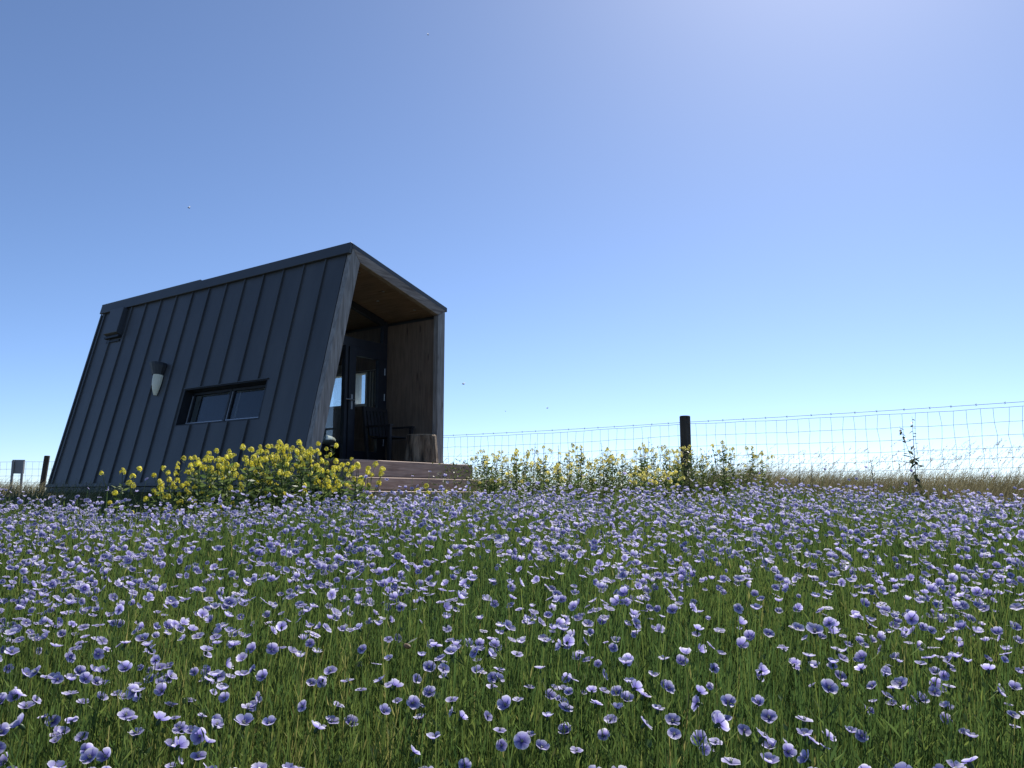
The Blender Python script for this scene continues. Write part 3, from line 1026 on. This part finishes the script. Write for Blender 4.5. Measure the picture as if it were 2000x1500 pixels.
def clump(x, y):
    x, y = x * 1.6, y * 1.6
    return (np.sin(x * 5.3 + 1.3 * np.sin(y * 3.1)) + np.sin(y * 6.1 + 1.7 * np.sin(x * 4.3 + 2)) + .8 * np.sin((x + y) * 11.3) + .8 * np.sin((x - 1.3 * y) * 9.1))


# flowers: positions first, then the nearest 300 in the frame become plants of their own
fx, fy = sample(960, .55, 6.1)
cl = clump(fx, fy)
near_d = sstep(1.0, 3.2, fy)
thin = 1 - .65 * np.exp(-((fx + 1.75) / .95) ** 2) * sstep(4.0, 5.0, fy)
keep = RNG.uniform(0, 1, len(fx)) < thin * np.clip((.84 - .28 * near_d) * (.58 + .52 * cl), .07, 1)
fx, fy = fx[keep], fy[keep]
dist = np.hypot(fx, fy)
fh = np.clip(RNG.normal(.60, .045, len(fx)), .46, .74)
tall = RNG.uniform(0, 1, len(fx)) < .03
fh[tall] += RNG.uniform(.04, .12, tall.sum())
ok = dist > .6
fx, fy, fh, dist = fx[ok], fy[ok], fh[ok], dist[ok]
nF = len(fx)
lx = RNG.normal(.03, .05, nF); ly = RNG.normal(0, .05, nF)          # lean of the stem at its tip
gz = ground(fx, fy)
tip = np.stack([fx + lx, fy + ly, gz + fh], 1)
taz = RNG.uniform(0, 2 * math.pi, nF)
tilt = np.abs(RNG.normal(.15, .62, nF)).clip(0, 1.5)
face = np.where(RNG.uniform(0, 1, nF) < .22 + .36 * sstep(1.4, 3.2, fy), RNG.uniform(.4, 1.3, nF), .08)
nrm = np.stack([np.sin(tilt) * np.cos(taz) + .10, np.sin(tilt) * np.sin(taz) - face, np.cos(tilt)], 1)
spin = RNG.uniform(0, 6.28, nF)
scl = RNG.normal(.98, .16, nF).clip(.55, 1.15)
# where each one shows
c_, s_ = math.cos(PITCH), math.sin(PITCH)
dep = tip[:, 1] * c_ + (tip[:, 2] - EYE) * s_
pu_ = 1000 + FPX * tip[:, 0] / dep
pv_ = 750 - FPX * (-tip[:, 1] * s_ + (tip[:, 2] - EYE) * c_) / dep
inframe = (pu_ > 0) & (pu_ < 2000) & (pv_ > 0) & (pv_ < 1500)
order = np.argsort(np.where(inframe, dep, 99))
single = np.zeros(nF, bool); single[order[:300]] = True

petal_meshes = []
for k in range(6):
    r = random.Random(40 + k)
    V, Q, R = petal(4, 4, .0094 * r.uniform(.94, 1.06), .0056 * r.uniform(.94, 1.08), (.22, .42, .70)[k % 3], .06, r.uniform(0, 6))
    petal_meshes.append(quad_mesh('petal', V, Q, [M['flax_petal']], None, {'rad': R, 'tint': np.full(len(V), r.uniform(.3, .9))}, True))


def eye_shape():
    sh = Shape()
    sh.lathe([(.0006, -.008), (.0022, -.006), (.0026, -.002), (.0012, .001)], 6)
    return sh


em = eye_shape().mesh('blossom', M['calyx'], True)
sm_ = Shape(); sm_.lathe([(.0013, .0), (.0018, .0012), (.0010, .0030)], 6)
for k in range(5):
    a = k * 1.2566
    sm_.tube([(.0007 * math.cos(a), .0007 * math.sin(a), .001), (.0018 * math.cos(a), .0018 * math.sin(a), .0048)], .00035, 3)
pist = sm_.mesh('stamens', M['flax_eye'])


def stem_pts(h, lx, ly, nseg=5):
    u = np.linspace(0, 1, nseg + 1)
    return np.stack([lx * u ** 2, ly * u ** 2, h * u], 1)


def add_leaves(bag, P, D, Ln, Wd, tint, mat=0):
    """diamond leaves at points P pointing along D (n,3), arrays of length Ln, Wd, tint"""
    n = len(P)
    D = D / np.linalg.norm(D, axis=1, keepdims=True)
    r = RNG.normal(0, 1, (n, 3)); sd = np.cross(D, r); sd /= np.linalg.norm(sd, axis=1, keepdims=True)
    Ln = np.broadcast_to(Ln, (n,))[:, None]; Wd = np.broadcast_to(Wd, (n,))[:, None]
    up = np.cross(sd, D)
    mid = P + D * Ln * .45 + up * Ln * .05
    V = np.stack([P, mid - sd * Wd / 2, P + D * Ln, mid + sd * Wd / 2], 1).reshape(-1, 3)
    Q = np.arange(n * 4).reshape(n, 4)
    bag.add(V, Q, mat, np.repeat(np.broadcast_to(tint, (n,)), 4), np.tile([0, .5, 1, .5], n))


def add_ribbons(bag, P, W0, W1, tint, mat=0):
    """P (n,k,3) polylines -> flat tapering ribbons"""
    n, k, _ = P.shape
    a = RNG.uniform(0, math.pi, n)
    sd = np.stack([np.cos(a), np.sin(a) * .6, np.zeros(n)], 1)[:, None, :]
    u = np.linspace(0, 1, k)[None, :, None]
    w = (np.broadcast_to(W0, (n,))[:, None, None] * (1 - u) + np.broadcast_to(W1, (n,))[:, None, None] * u) / 2
    V = np.stack([P - sd * w, P + sd * w], 2).reshape(-1, 3)
    base = (np.arange(n) * k * 2)[:, None] + (np.arange(k - 1) * 2)[None, :]
    Q = np.stack([base, base + 1, base + 3, base + 2], 2).reshape(-1, 4)
    bag.add(V, Q, mat, np.repeat(np.broadcast_to(tint, (n,)), k * 2), np.tile(np.repeat(np.linspace(0, 1, k), 2), n))


def plant_stems(bag, X, Y, Hh, LX, LY, nl, leaf_len, leaf_w, w0, tint, top=1.0, nseg=4):
    n = len(X)
    Z = ground(X, Y) - .01
    u = np.linspace(0, 1, nseg + 1)
    P = np.stack([X[:, None] + LX[:, None] * u ** 2, Y[:, None] + LY[:, None] * u ** 2, Z[:, None] + Hh[:, None] * u], 2)
    add_ribbons(bag, P, w0, w0 * .6, tint)
    ul = RNG.uniform(.12, top, (n, nl))
    LP = np.stack([X[:, None] + LX[:, None] * ul ** 2, Y[:, None] + LY[:, None] * ul ** 2, Z[:, None] + Hh[:, None] * ul], 2).reshape(-1, 3)
    az = RNG.uniform(0, 2 * math.pi, n * nl); el = RNG.uniform(.95, 1.48, n * nl)
    D = np.stack([np.cos(az) * np.cos(el), np.sin(az) * np.cos(el), np.sin(el)], 1)
    tn = np.repeat(np.broadcast_to(tint, (n,)), nl) + RNG.normal(0, .14, n * nl)
    add_leaves(bag, LP, D, leaf_len * RNG.uniform(.6, 1.2, n * nl), leaf_w * RNG.uniform(.7, 1.2, n * nl), tn.clip(0, 1))


# nearest plants, each a thing: stem, blossom (> petals, stamens)
stem_variants = []
for k in range(8):
    bg_ = Bag()
    r = random.Random(90 + k)
    hv = .60
    lxv, lyv = r.uniform(-.03, .08), r.uniform(-.05, .05)
    u = np.linspace(0, 1, 7)
    P = np.stack([lxv * u ** 2, lyv * u ** 2, hv * u], 1)[None]
    for q in range(2): add_ribbons(bg_, P, np.array([.0026]), np.array([.0014]), np.array([.55]))
    ul = RNG.uniform(.1, .93, 34)
    az = RNG.uniform(0, 6.28, 34); el = RNG.uniform(.6, 1.2, 34)
    add_leaves(bg_, np.stack([lxv * ul ** 2, lyv * ul ** 2, hv * ul], 1), np.stack([np.cos(az) * np.cos(el), np.sin(az) * np.cos(el), np.sin(el)], 1),
               RNG.uniform(.016, .03, 34), .0032, RNG.uniform(.35, .8, 34))
    stem_variants.append((bg_.mesh('stem', [M['flax_green']]), lxv, lyv))
FL_LABEL = 'blue flax plant in bloom among those nearest the camera in the flower field'
for i in np.nonzero(single)[0]:
    vi = int(i) % 8
    sme, lxv, lyv = stem_variants[vi]
    k = fh[i] / .60
    e = bpy.data.objects.new('flax_plant', None)
    e.empty_display_size = .02
    COL.objects.link(e)
    e.location = (fx[i], fy[i], gz[i] - .01)
    e['label'] = FL_LABEL; e['category'] = 'flax plant'; e['group'] = 'flax plants in the foreground of the field'
    so = bpy.data.objects.new('stem', sme); COL.objects.link(so); so.parent = e; so.scale = (k, k, k)
    bo = bpy.data.objects.new('blossom', em); COL.objects.link(bo); bo.parent = e
    bo.location = (lxv * k, lyv * k, .60 * k + .003)
    n_ = Vector(nrm[i]).normalized()
    bo.rotation_euler = (n_.to_track_quat('Z', 'Y').to_matrix() @ Matrix.Rotation(spin[i], 3, 'Z')).to_euler()
    bo.scale = (scl[i],) * 3
    cupset = (int(i) * 7) % 3
    for p in range(5):
        po = bpy.data.objects.new('petal', petal_meshes[(cupset + 3 * ((p + int(i)) % 2)) % 6]); COL.objects.link(po); po.parent = bo
        po.rotation_euler = (random.uniform(-.12, .12), random.uniform(-.12, .12), p * 1.2566 + random.uniform(-.08, .08))
        po.location = (0, 0, .0005 * (p % 2))
    st = bpy.data.objects.new('stamens', pist); COL.objects.link(st); st.parent = bo

# the rest of the crop: one mass
bag = Bag()
X, Y = sample(1650, .45, 2.7); n = len(X)
tn = (.46 + .08 * (1 - sstep(1.2, 2.6, Y)) + .13 * np.sin(X * 3 + Y * 2) + RNG.normal(0, .15, n) + .6 * (RNG.uniform(0, 1, n) < .02)).clip(0, 1)
plant_stems(bag, X, Y, RNG.normal(.50, .06, n).clip(.25, .62), RNG.normal(.03, .04, n), RNG.normal(0, .04, n), 24, .032, .0027, .0024, tn)
X, Y = sample(1050, 2.7, 4.1); n = len(X)
tn = (.46 + .13 * np.sin(X * 3 + Y * 2) + RNG.normal(0, .15, n) + .6 * (RNG.uniform(0, 1, n) < .02)).clip(0, 1)
plant_stems(bag, X, Y, RNG.normal(.51, .06, n).clip(.25, .64), RNG.normal(.03, .04, n), RNG.normal(0, .04, n), 14, .038, .0042, .0032, tn)
X, Y = sample(650, 4.1, 6.2); n = len(X)
tn = (.48 + .13 * np.sin(X * 3 + Y * 2) + RNG.normal(0, .15, n)).clip(0, 1)
plant_stems(bag, X, Y, RNG.normal(.51, .07, n).clip(.25, .66), RNG.normal(.03, .04, n), RNG.normal(0, .04, n), 9, .045, .0062, .0040, tn)
# flowers of that mass
rest = np.nonzero(~single)[0]
tmpl = [flower_template(3, 3, c, 7 + i) for i, c in enumerate((.10, .22, .34, .46, .62, .9))]
Rm = rot_to(nrm, spin)
for vi, (TV, TQ, TR) in enumerate(tmpl):
    idx = rest[rest % 6 == vi]
    V = np.einsum('nij,kj->nki', Rm[idx] * scl[idx][:, None, None], TV) + tip[idx][:, None, :]
    Q = TQ[None] + (np.arange(len(idx)) * len(TV))[:, None, None]
    bag.add(V, Q, 1, np.repeat(RNG.uniform(.15, 1, len(idx)), len(TV)), np.tile(TR, len(idx)))
# eyes and calyx as small diamonds, stems of the flowers
add_leaves(bag, tip[rest] + Rm[rest][:, :, 2] * .0012 - Rm[rest][:, :, 0] * .002, Rm[rest][:, :, 0], .0042, .0042, RNG.uniform(.3, 1, len(rest)), 2)
add_leaves(bag, tip[rest] - Rm[rest][:, :, 2] * .009, Rm[rest][:, :, 2], .009, .0055, RNG.uniform(.2, 1, len(rest)), 3)
u = np.linspace(0, 1, 5)
P = np.stack([fx[rest][:, None] + lx[rest][:, None] * u ** 2, fy[rest][:, None] + ly[rest][:, None] * u ** 2, gz[rest][:, None] + (fh[rest][:, None] - .004) * u], 2)
add_ribbons(bag, P, .0030, .0018, RNG.uniform(.35, .8, len(rest)), 0)
# round buds on side stalks
nb = 2600
bx, by = sample(150, .7, 5.8); nb = len(bx); bz = ground(bx, by); bh = RNG.normal(.56, .05, nb)
bp3 = np.stack([bx, by, bz + bh], 1)
for q in range(2):
    add_leaves(bag, bp3, np.stack([RNG.normal(0, .3, nb), RNG.normal(0, .3, nb), np.ones(nb)], 1), .012, .007, RNG.uniform(.4, 1, nb), 3)
add_ribbons(bag, np.stack([np.stack([bx, by, bz + bh * f], 1) for f in (.5, .75, 1.0)], 1), .0022, .0014, RNG.uniform(.4, .8, nb), 0)
ff = link('flax_field', bag.mesh('flax_field', [M['flax_green'], M['flax_petal'], M['flax_eye'], M['calyx']]))
tag(ff, 'dense mass of green flax stems and pale blue flowers filling the field', 'flax', kind='stuff')

# ------------------------------------------------------------------ yellow rape plants


def head_mesh(name, mat, n, r, seed, psize):
    rg = np.random.default_rng(seed)
    b_ = Bag()
    for k in range(n):
        t = rg.uniform(0, 6.28); cz = rg.uniform(-.25, 1)
        sn = math.sqrt(max(0, 1 - cz * cz))
        d = np.array([sn * math.cos(t), sn * math.sin(t), cz])
        c = d * r * rg.uniform(.75, 1.1) * np.array([1, 1, 1.1])
        a = np.cross(d, [0.3, .5, .8]); a /= np.linalg.norm(a); bb = np.cross(d, a)
        sp = rg.uniform(0, 1.57)
        e1 = a * math.cos(sp) + bb * math.sin(sp); e2 = -a * math.sin(sp) + bb * math.cos(sp)
        tv = rg.uniform(.2, 1)
        for ax, ay in ((e1, e2), (e2, e1), (-e1, e2), (-e2, e1)):
            q = [c, c + ax * psize * .6 - ay * psize * .38 + d * psize * .2, c + ax * psize + d * psize * .15, c + ax * psize * .6 + ay * psize * .38 + d * psize * .2]
            b_.add(np.array(q), np.arange(4), 0, tv, 0)
    # green buds at the crown
    for k in range(6):
        t = rg.uniform(0, 6.28)
        c = np.array([.35 * r * math.cos(t), .35 * r * math.sin(t), r * .9])
        q = [c, c + [.003, 0, .006], c + [0, 0, .012], c + [-.003, 0, .006]]
        b_.add(np.array(q), np.arange(4), 1, .8, 0)
    return b_.mesh(name, [mat, M['rape_green']])


heads_y = [head_mesh('flower_head', M['rape_yellow'], 22, .024, 60 + k, .0135) for k in range(4)]
heads_p = [head_mesh('flower_head', M['rape_light_washed'], 13, .020, 80 + k, .012) for k in range(4)]


def rape_variant(seed, nbr, leafy, spread, leafmat='rape_green'):
    """stem mesh, foliage mesh and head places of a plant one metre tall"""
    r = random.Random(seed)
    sh = Shape()
    bend = (r.uniform(-.06, .10), r.uniform(-.06, .06))
    main = lambda u: Vector((bend[0] * u * u, bend[1] * u * u, u))
    sh.tube([main(u) for u in (0, .3, .6, .8, .97)], [.006, .0055, .0045, .0035, .0022], 5, False)
    tips = [main(.97)]
    LP, LD, LL, LWd = [], [], [], []
    for k in range(nbr):
        u = .25 + .62 * (k + r.random()) / nbr
        a = k * 2.4 + r.uniform(-.5, .5)
        ln = (1.02 - u) * r.uniform(.30, 1.0)
        out = spread * ln * r.uniform(.6, 1.1)
        p0 = main(u)
        p2 = p0 + Vector((math.cos(a) * out, math.sin(a) * out, ln * .92))
        p1 = p0 + Vector((math.cos(a) * out * .7, math.sin(a) * out * .7, ln * .42))
        sh.tube([p0, p1, p2], [.0034, .0028, .0018], 4, False)
        tips.append(p2)
        for q in range(6):     # seed pods under the head
            f = r.uniform(.35, .92)
            p = p1.lerp(p2, f); aa = r.uniform(0, 6.28)
            LP.append(p); LD.append((math.cos(aa) * .8, math.sin(aa) * .8, .7)); LL.append(.045); LWd.append(.004)
        LP.append(p0); LD.append((math.cos(a), math.sin(a), .35)); LL.append(r.uniform(.06, .11)); LWd.append(r.uniform(.02, .032))
    for q in range(leafy):
        u = r.uniform(.12, .85); a = r.uniform(0, 6.28)
        LP.append(main(u)); LD.append((math.cos(a), math.sin(a), r.uniform(-.1, .7)))
        LL.append(r.uniform(.07, .15) * (1.15 - .55 * u)); LWd.append(r.uniform(.02, .042) * (1.15 - .4 * u))
    b_ = Bag()
    add_leaves(b_, np.array([tuple(p) for p in LP]), np.array(LD, float), np.array(LL), np.array(LWd), RNG.uniform(.2, 1, len(LP)))
    return sh.mesh('stem', M[leafmat]), b_.mesh('foliage', [M[leafmat]]), tips


rv = [rape_variant(200 + k, 6 + k % 4, 70, .70) for k in range(6)]
rvp = [rape_variant(300 + k, 7 + k % 3, 80, .45) for k in range(6)]


def rape(x, y, h, vi, rz, label, group, heads=heads_y, variants=rv, hs=1.0):
    sme, fme, tips = variants[vi % len(variants)]
    e = bpy.data.objects.new('rape_plant', None); e.empty_display_size = .1
    COL.objects.link(e)
    e.location = (x, y, g(x, y) - .01); e.rotation_euler = (0, 0, rz)
    tag(e, label, 'rape plant', group)
    for nme, me in (('stem', sme), ('foliage', fme)):
        o = bpy.data.objects.new(nme, me); COL.objects.link(o); o.parent = e; o.scale = (h, h, h)
        if nme == 'foliage': o['kind'] = 'stuff'
    for q, p in enumerate(tips):
        o = bpy.data.objects.new('flower_head', heads[(q + vi) % 4]); COL.objects.link(o); o.parent = e
        o.location = p * h
        o.rotation_euler = (random.uniform(-.3, .3), random.uniform(-.3, .3), random.uniform(0, 6))
        k = random.uniform(.75, 1.2) * hs
        o.scale = (k, k, k * random.uniform(1, 1.3))
    return e


# outline of the clump: photograph column -> row of the tips
PX = [225, 250, 290, 320, 360, 420, 480, 520, 570, 610, 650, 690, 720, 750, 790]
PY = [940, 905, 932, 915, 882, 872, 856, 860, 850, 850, 868, 894, 903, 928, 955]
rr = random.Random(17)
CL = 'yellow flowering rape plant in the dense clump in front of the leaning cabin wall'
CG = 'rape plants in the clump before the cabin'
solo = {243: 'lone yellow rape plant at the left tip of the clump, below the wall lamp',
        722: 'small yellow rape plant at the right end of the clump, before the timber deck',
        843: 'single low yellow rape stalk before the middle of the timber step'}
cols = [332, 345, 362, 378, 392, 405, 420, 432, 447, 460, 472, 485, 497, 508, 520, 533, 545, 556, 568, 580, 592, 604, 616, 630, 644, 658, 672, 688, 352, 412, 440, 478, 505, 540, 565, 588, 610, 640, 700, 300]
i = 0
for cx in cols + list(solo):
    if cx in solo:
        Yd = 6.25; top = {243: 906, 722: 908, 843: 935}[cx]
    else:
        Yd = rr.uniform(5.95, 7.3)
        top = np.interp(cx, PX, PY) + (abs(rr.gauss(0, 34)) if i % 3 else rr.uniform(-6, 6)) + 2
    p = at(cx + (rr.uniform(-8, 8) if cx not in solo else 0), top, Yd)
    h = (p.z - .03 - g(p.x, p.y)) / 1.0
    rape(p.x, p.y, max(.35, h), i, rr.uniform(0, 6.28), solo.get(cx, CL), None if cx in solo else CG, hs=.74)
    i += 1
# ones along the fence, their light-washed look painted into the petals
PL = 'leggy pale yellow rape plant among the weeds along the wire fence'
PG = 'pale rape plants along the fence'
for k in range(34):
    if k < 26:
        cx = 938 + (k % 26) * 15.5 + rr.uniform(-9, 9)
        top = rr.choice([872, 880, 890, 898, 905, 868]) + rr.uniform(-6, 6)
    else:
        cx = (1318, 1352, 1370, 1412, 1426, 1468, 1490, 1258)[k - 26]
        top = (868, 866, 885, 858, 872, 868, 880, 860)[k - 26]
    Yd = rr.uniform(9.2, 11.2)
    p = at(cx, top, Yd)
    h = p.z - .02 - g(p.x, p.y)
    rape(p.x, p.y, max(.3, h), k, rr.uniform(0, 6.28), PL, PG, heads_p, rvp, 1.05)

for k, (cx, top) in enumerate(((1262, 915), (1284, 908), (1303, 913), (1275, 924), (1312, 918))):
    p = at(cx, top, 8.6 + .12 * k)
    rape(p.x, p.y, max(.3, p.z - .02 - g(p.x, p.y)), k, rr.uniform(0, 6.28), 'low yellow rape plant close in front of the fence, just left of the post',
         'low rape plants left of the fence post', heads_p, rv, .95)

# ------------------------------------------------------------------ dark upright weeds by the fence


def weed(name, x, y, h, seed, label, group, nleaf, ll, lw, branches=0):
    r = random.Random(seed)
    e = empty(name, (x, y, g(x, y) - .01))
    tag(e, label, 'weed', group)
    sh = Shape()
    bx_, by_ = r.uniform(-.05, .05) * h, r.uniform(-.05, .05) * h
    main = lambda u: Vector((bx_ * u * u, by_ * u, h * u))
    sh.tube([main(u / 5) for u in range(6)], [.005, .0048, .0044, .0038, .003, .0015], 5, False)
    lines = [(main, .3)]
    for k in range(branches):
        u0 = .45 + .2 * k; a = r.uniform(-.4, .4) + (0 if k % 2 else math.pi)
        p0 = main(u0); ln = h * (1 - u0) * .8
        br = lambda u, p0=p0, a=a, ln=ln: p0 + Vector((math.cos(a) * ln * .35 * u, math.sin(a) * ln * .3 * u, ln * u))
        sh.tube([br(0), br(.5), br(1)], [.0035, .003, .0015], 4, False)
        lines.append((br, .1))
    sh.obj('stem', M['weed_dark'], e)
    for fn, u0 in lines:
        for k in range(nleaf):
            u = u0 + (1 - u0) * (k + r.random() * .5) / nleaf
            a = k * 2.4 + r.uniform(-.3, .3)
            p = fn(u); L_ = ll * (1.15 - .7 * u) * r.uniform(.8, 1.2); w_ = lw * (1.15 - .6 * u)
            d = Vector((math.cos(a), math.sin(a), r.uniform(-.9, .5))).normalized(); s = d.cross(Vector((0, 0, 1))).normalized()
            dn = Vector((0, 0, -.15 * L_))
            V = [p, p + d * L_ * .3 - s * w_ * .5, p + d * L_ * .3 + s * w_ * .5, p + d * L_ * .65 - s * w_ * .42 + dn * .4, p + d * L_ * .65 + s * w_ * .42 + dn * .4, p + d * L_ + dn,
                 p + d * L_ * .3 - Vector((0, 0, w_ * .12)), p + d * L_ * .65 + dn * .6 - Vector((0, 0, w_ * .1))]
            me = mesh('leaf', V, [(0, 1, 6), (0, 6, 2), (1, 3, 7, 6), (6, 7, 4, 2), (3, 5, 7), (7, 5, 4)], M['weed_dark'], True)
            av = me.attributes.new('tint', 'FLOAT', 'POINT'); av.data.foreach_set('value', [r.uniform(.1, .9)] * len(V))
            link('leaf', me, e)
    return e


p = at(1781, 811, 9.6)
weed('tall_weed', p.x, p.y, p.z - g(p.x, p.y), 5, 'tall dark leafy weed rising alone above the dry grass at the right', None, 22, .115, .052, 1)
for k, (cx, top) in enumerate(((1040, 862), (1179, 862), (1260, 852), (1128, 885), (1022, 880), (1704, 896), (1583, 905), (1560, 912), (948, 890), (1090, 868), (1335, 880), (1345, 872), (1326, 890))):
    p = at(cx, top, 9.9 + .12 * (k % 5))
    near_post = k >= 10
    weed('dock_weed', p.x, p.y, p.z - g(p.x, p.y), 20 + k,
         'short dark weed poking out of the dry grass right of the fence post' if k in (5, 6, 7) else
         'dark leafy weed growing around the foot of the fence post' if near_post else 'slim dark upright weed among the pale rape plants along the fence',
         'short dark weeds in the dry grass' if k in (5, 6, 7) else 'dark weeds at the foot of the fence post' if near_post else 'slim dark weeds along the fence', 34 if near_post else 18, .10 if near_post else .055, .04 if near_post else .024)

# ------------------------------------------------------------------ grasses


def blades(bag, X, Y, Hh, leanx, w, tint, k=5, droop=1.6, mat=0):
    n = len(X)
    Z = ground(X, Y) - .02
    u = np.linspace(0, 1, k)
    ly = RNG.normal(0, .12, n) * Hh
    P = np.stack([X[:, None] + leanx[:, None] * u ** droop, Y[:, None] + ly[:, None] * u ** droop, Z[:, None] + Hh[:, None] * (u - .12 * u ** 3)], 2)
    add_ribbons(bag, P, w, w * .25, tint, mat)
    return P


def seed_heads(bag, P, n_s, ln, tint):
    """drooping panicles on the tips of polylines P"""
    n = len(P)
    a, b_ = P[:, -2], P[:, -1]
    d = b_ - a; d /= np.linalg.norm(d, axis=1, keepdims=True)
    f = RNG.uniform(-.9, .15, (n, n_s))
    pts = b_[:, None, :] + d[:, None, :] * (f * ln)[:, :, None]
    dirs = d[:, None, :] + RNG.normal(0, .45, (n, n_s, 3))
    add_leaves(bag, pts.reshape(-1, 3), dirs.reshape(-1, 3), .024, .006, np.repeat(tint, n_s))


gb = Bag()
# thick dry grass along the fence, to the right of the post
n = 24000
tt = RNG.uniform(0, 1, n) ** .8
t_ = T0 + .2 + tt * (flen - T0 + 2.2)
offs = RNG.normal(-.55, .55, n).clip(-2.0, .9)
X = FA.x + fdir.x * t_ + fdir.y * -offs * -1; Y = FA.y + fdir.y * t_ - fdir.x * -offs * -1 * -1
X = FA.x + fdir.x * t_ - fdir.y * offs; Y = FA.y + fdir.y * t_ + fdir.x * offs
hh = RNG.normal(.34, .09, n).clip(.1, .6) + .26 * tt ** 2 * RNG.uniform(0, 1.3, n)
P = blades(gb, X, Y, hh, hh * RNG.normal(.35, .25, n), .006, (.42 + RNG.normal(0, .2, n) + .1 * np.sin(X * 4)).clip(0, 1))
# tall seeding stalks along the whole fence
n = 2600
t_ = RNG.uniform(-1.5, flen + 2, n); offs = RNG.normal(-.3, .5, n)
X = FA.x + fdir.x * t_ - fdir.y * offs; Y = FA.y + fdir.y * t_ + fdir.x * offs
hh = RNG.normal(.55, .14, n).clip(.25, 1.0) * np.where(t_ > T0, .90 + .60 * sstep(flen - 3, flen + 1, t_), 1.0)
P = blades(gb, X, Y, hh, hh * RNG.normal(.42, .16, n), .0034, RNG.uniform(.45, .95, n), 7, 2.2)
k_ = RNG.uniform(0, 1, n) < .6
seed_heads(gb, P[k_], 12, .11, RNG.uniform(.5, 1, k_.sum()))
# straw-green grass at far left, round the board
n = 9000
X = RNG.uniform(-13, -5.4, n); Y = RNG.uniform(10.5, 21, n)
hh = RNG.normal(.24, .07, n).clip(.08, .5)
P = blades(gb, X, Y, hh, hh * RNG.normal(.3, .25, n), .009, (.6 + RNG.normal(0, .2, n)).clip(0, 1))
seed_heads(gb, P[:900], 8, .09, RNG.uniform(.5, 1, 900))
dg = link('dry_grass', gb.mesh('dry_grass', [M['straw']]))
tag(dg, 'straw-coloured dry grass with drooping seed heads along the fences', 'dry grass', kind='stuff')

mb = Bag()
# greener grass between the crop and the fence, and under the cabin
n = 26000
X = RNG.uniform(-9.5, 9, n); Y = RNG.uniform(5.3, 13.5, n)
k_ = (np.abs(X) < .85 * Y + 1)
X, Y = X[k_], Y[k_]; n = len(X)
hh = RNG.normal(.26, .08, n).clip(.08, .5)
blades(mb, X, Y, hh, hh * RNG.normal(.2, .3, n), .008, (.45 + RNG.normal(0, .22, n) + .2 * sstep(0, 4, X)).clip(0, 1))
# dark green blades added as shade at the foot of the dry verge
n = 9000
t_ = RNG.uniform(T0 - .5, flen + 2.5, n); offs = RNG.normal(-1.15, .45, n)
X = FA.x + fdir.x * t_ - fdir.y * offs; Y = FA.y + fdir.y * t_ + fdir.x * offs
hh = RNG.normal(.24, .07, n).clip(.08, .45) * (1 + .25 * np.sin(t_ * 3.7) * np.sin(t_ * 1.3 + 1))
blades(mb, X, Y, hh, hh * RNG.normal(.2, .3, n), .008, RNG.uniform(0, .45, n))
# leafy low growth at the foot of the rape clump and the fence row
n = 9000
X = RNG.uniform(-3.7, -.2, n); Y = RNG.uniform(5.6, 7.4, n)
ctr = np.interp(X, [-3.7, -3, -2.2, -1.2, -.2], [.18, .38, .55, .45, .2])
hz_ = RNG.uniform(.05, 1, n) ** .7 * ctr
az = RNG.uniform(0, 6.28, n); el = RNG.uniform(-.1, 1.1, n)
add_leaves(mb, np.stack([X, Y, ground(X, Y) + hz_], 1), np.stack([np.cos(az) * np.cos(el), np.sin(az) * np.cos(el), np.sin(el)], 1),
           RNG.uniform(.03, .075, n), RNG.uniform(.008, .02, n), RNG.uniform(.3, .9, n))
n = 16000
t_ = RNG.uniform(-.6, T0 + 1.6, n); offs = RNG.normal(-1.3, .5, n)
X = FA.x + fdir.x * t_ - fdir.y * offs; Y = FA.y + fdir.y * t_ + fdir.x * offs
hz_ = RNG.uniform(.02, 1, n) ** 1.1 * (.40 + .12 * np.sin(t_ * 5) + .1 * np.sin(t_ * 13))
az = RNG.uniform(0, 6.28, n); el = RNG.uniform(-.1, 1.1, n)
add_leaves(mb, np.stack([X, Y, ground(X, Y) + hz_], 1), np.stack([np.cos(az) * np.cos(el), np.sin(az) * np.cos(el), np.sin(el)], 1),
           RNG.uniform(.03, .08, n), RNG.uniform(.01, .025, n), RNG.uniform(.1, .8, n))
mg = link('meadow_grass', mb.mesh('meadow_grass', [M['grass']]))
tag(mg, 'green meadow grass and low leaves between the flax and the fence', 'grass', kind='stuff')

# ------------------------------------------------------------------ insects on the wing
bsh = Shape(); bsh.lathe([(.0002, -.0045), (.0013, -.003), (.0017, 0), (.0013, .003), (.0003, .0045)], 8, Matrix.Rotation(math.pi / 2, 4, 'Y'))
body_me = bsh.mesh('body', M['bee'], True)
wing_me = mesh('wing', [(0, 0, 0), (-.001, .004, .0015), (.001, .008, .003), (.0025, .004, .0015)], [(0, 1, 2, 3)], M['wing'])
for cx, cy, Yd, sc, lab in ((905, 750, 2.6, 1.2, 'tiny insect flying in the sky just right of the cabin'),
                            (369, 406, 2.6, 1.1, 'tiny insect flying high above the rear of the cabin'),
                            (1069, 797, 3.0, 1.0, 'tiny insect flying low over the fence near the cabin'),
                            (987, 803, 3.0, .9, 'tiny insect flying just above the fence wire beside the cabin'),
                            (836, 68, 3.0, .9, 'tiny insect flying at the top of the sky'),
                            (795, 1262, 1.0, 1.9, 'brown bee hovering over the flax in the foreground')):
    q = at(cx, cy, Yd)
    e = empty('flying_insect', q, random.uniform(0, 6))
    e.scale = (sc, sc, sc)
    tag(e, lab, 'insect')
    link('body', body_me, e)
    for sgn in (1, -1):
        w = link('wing', wing_me, e, (0, 0, .0015)); w.scale = (1, sgn, 1)
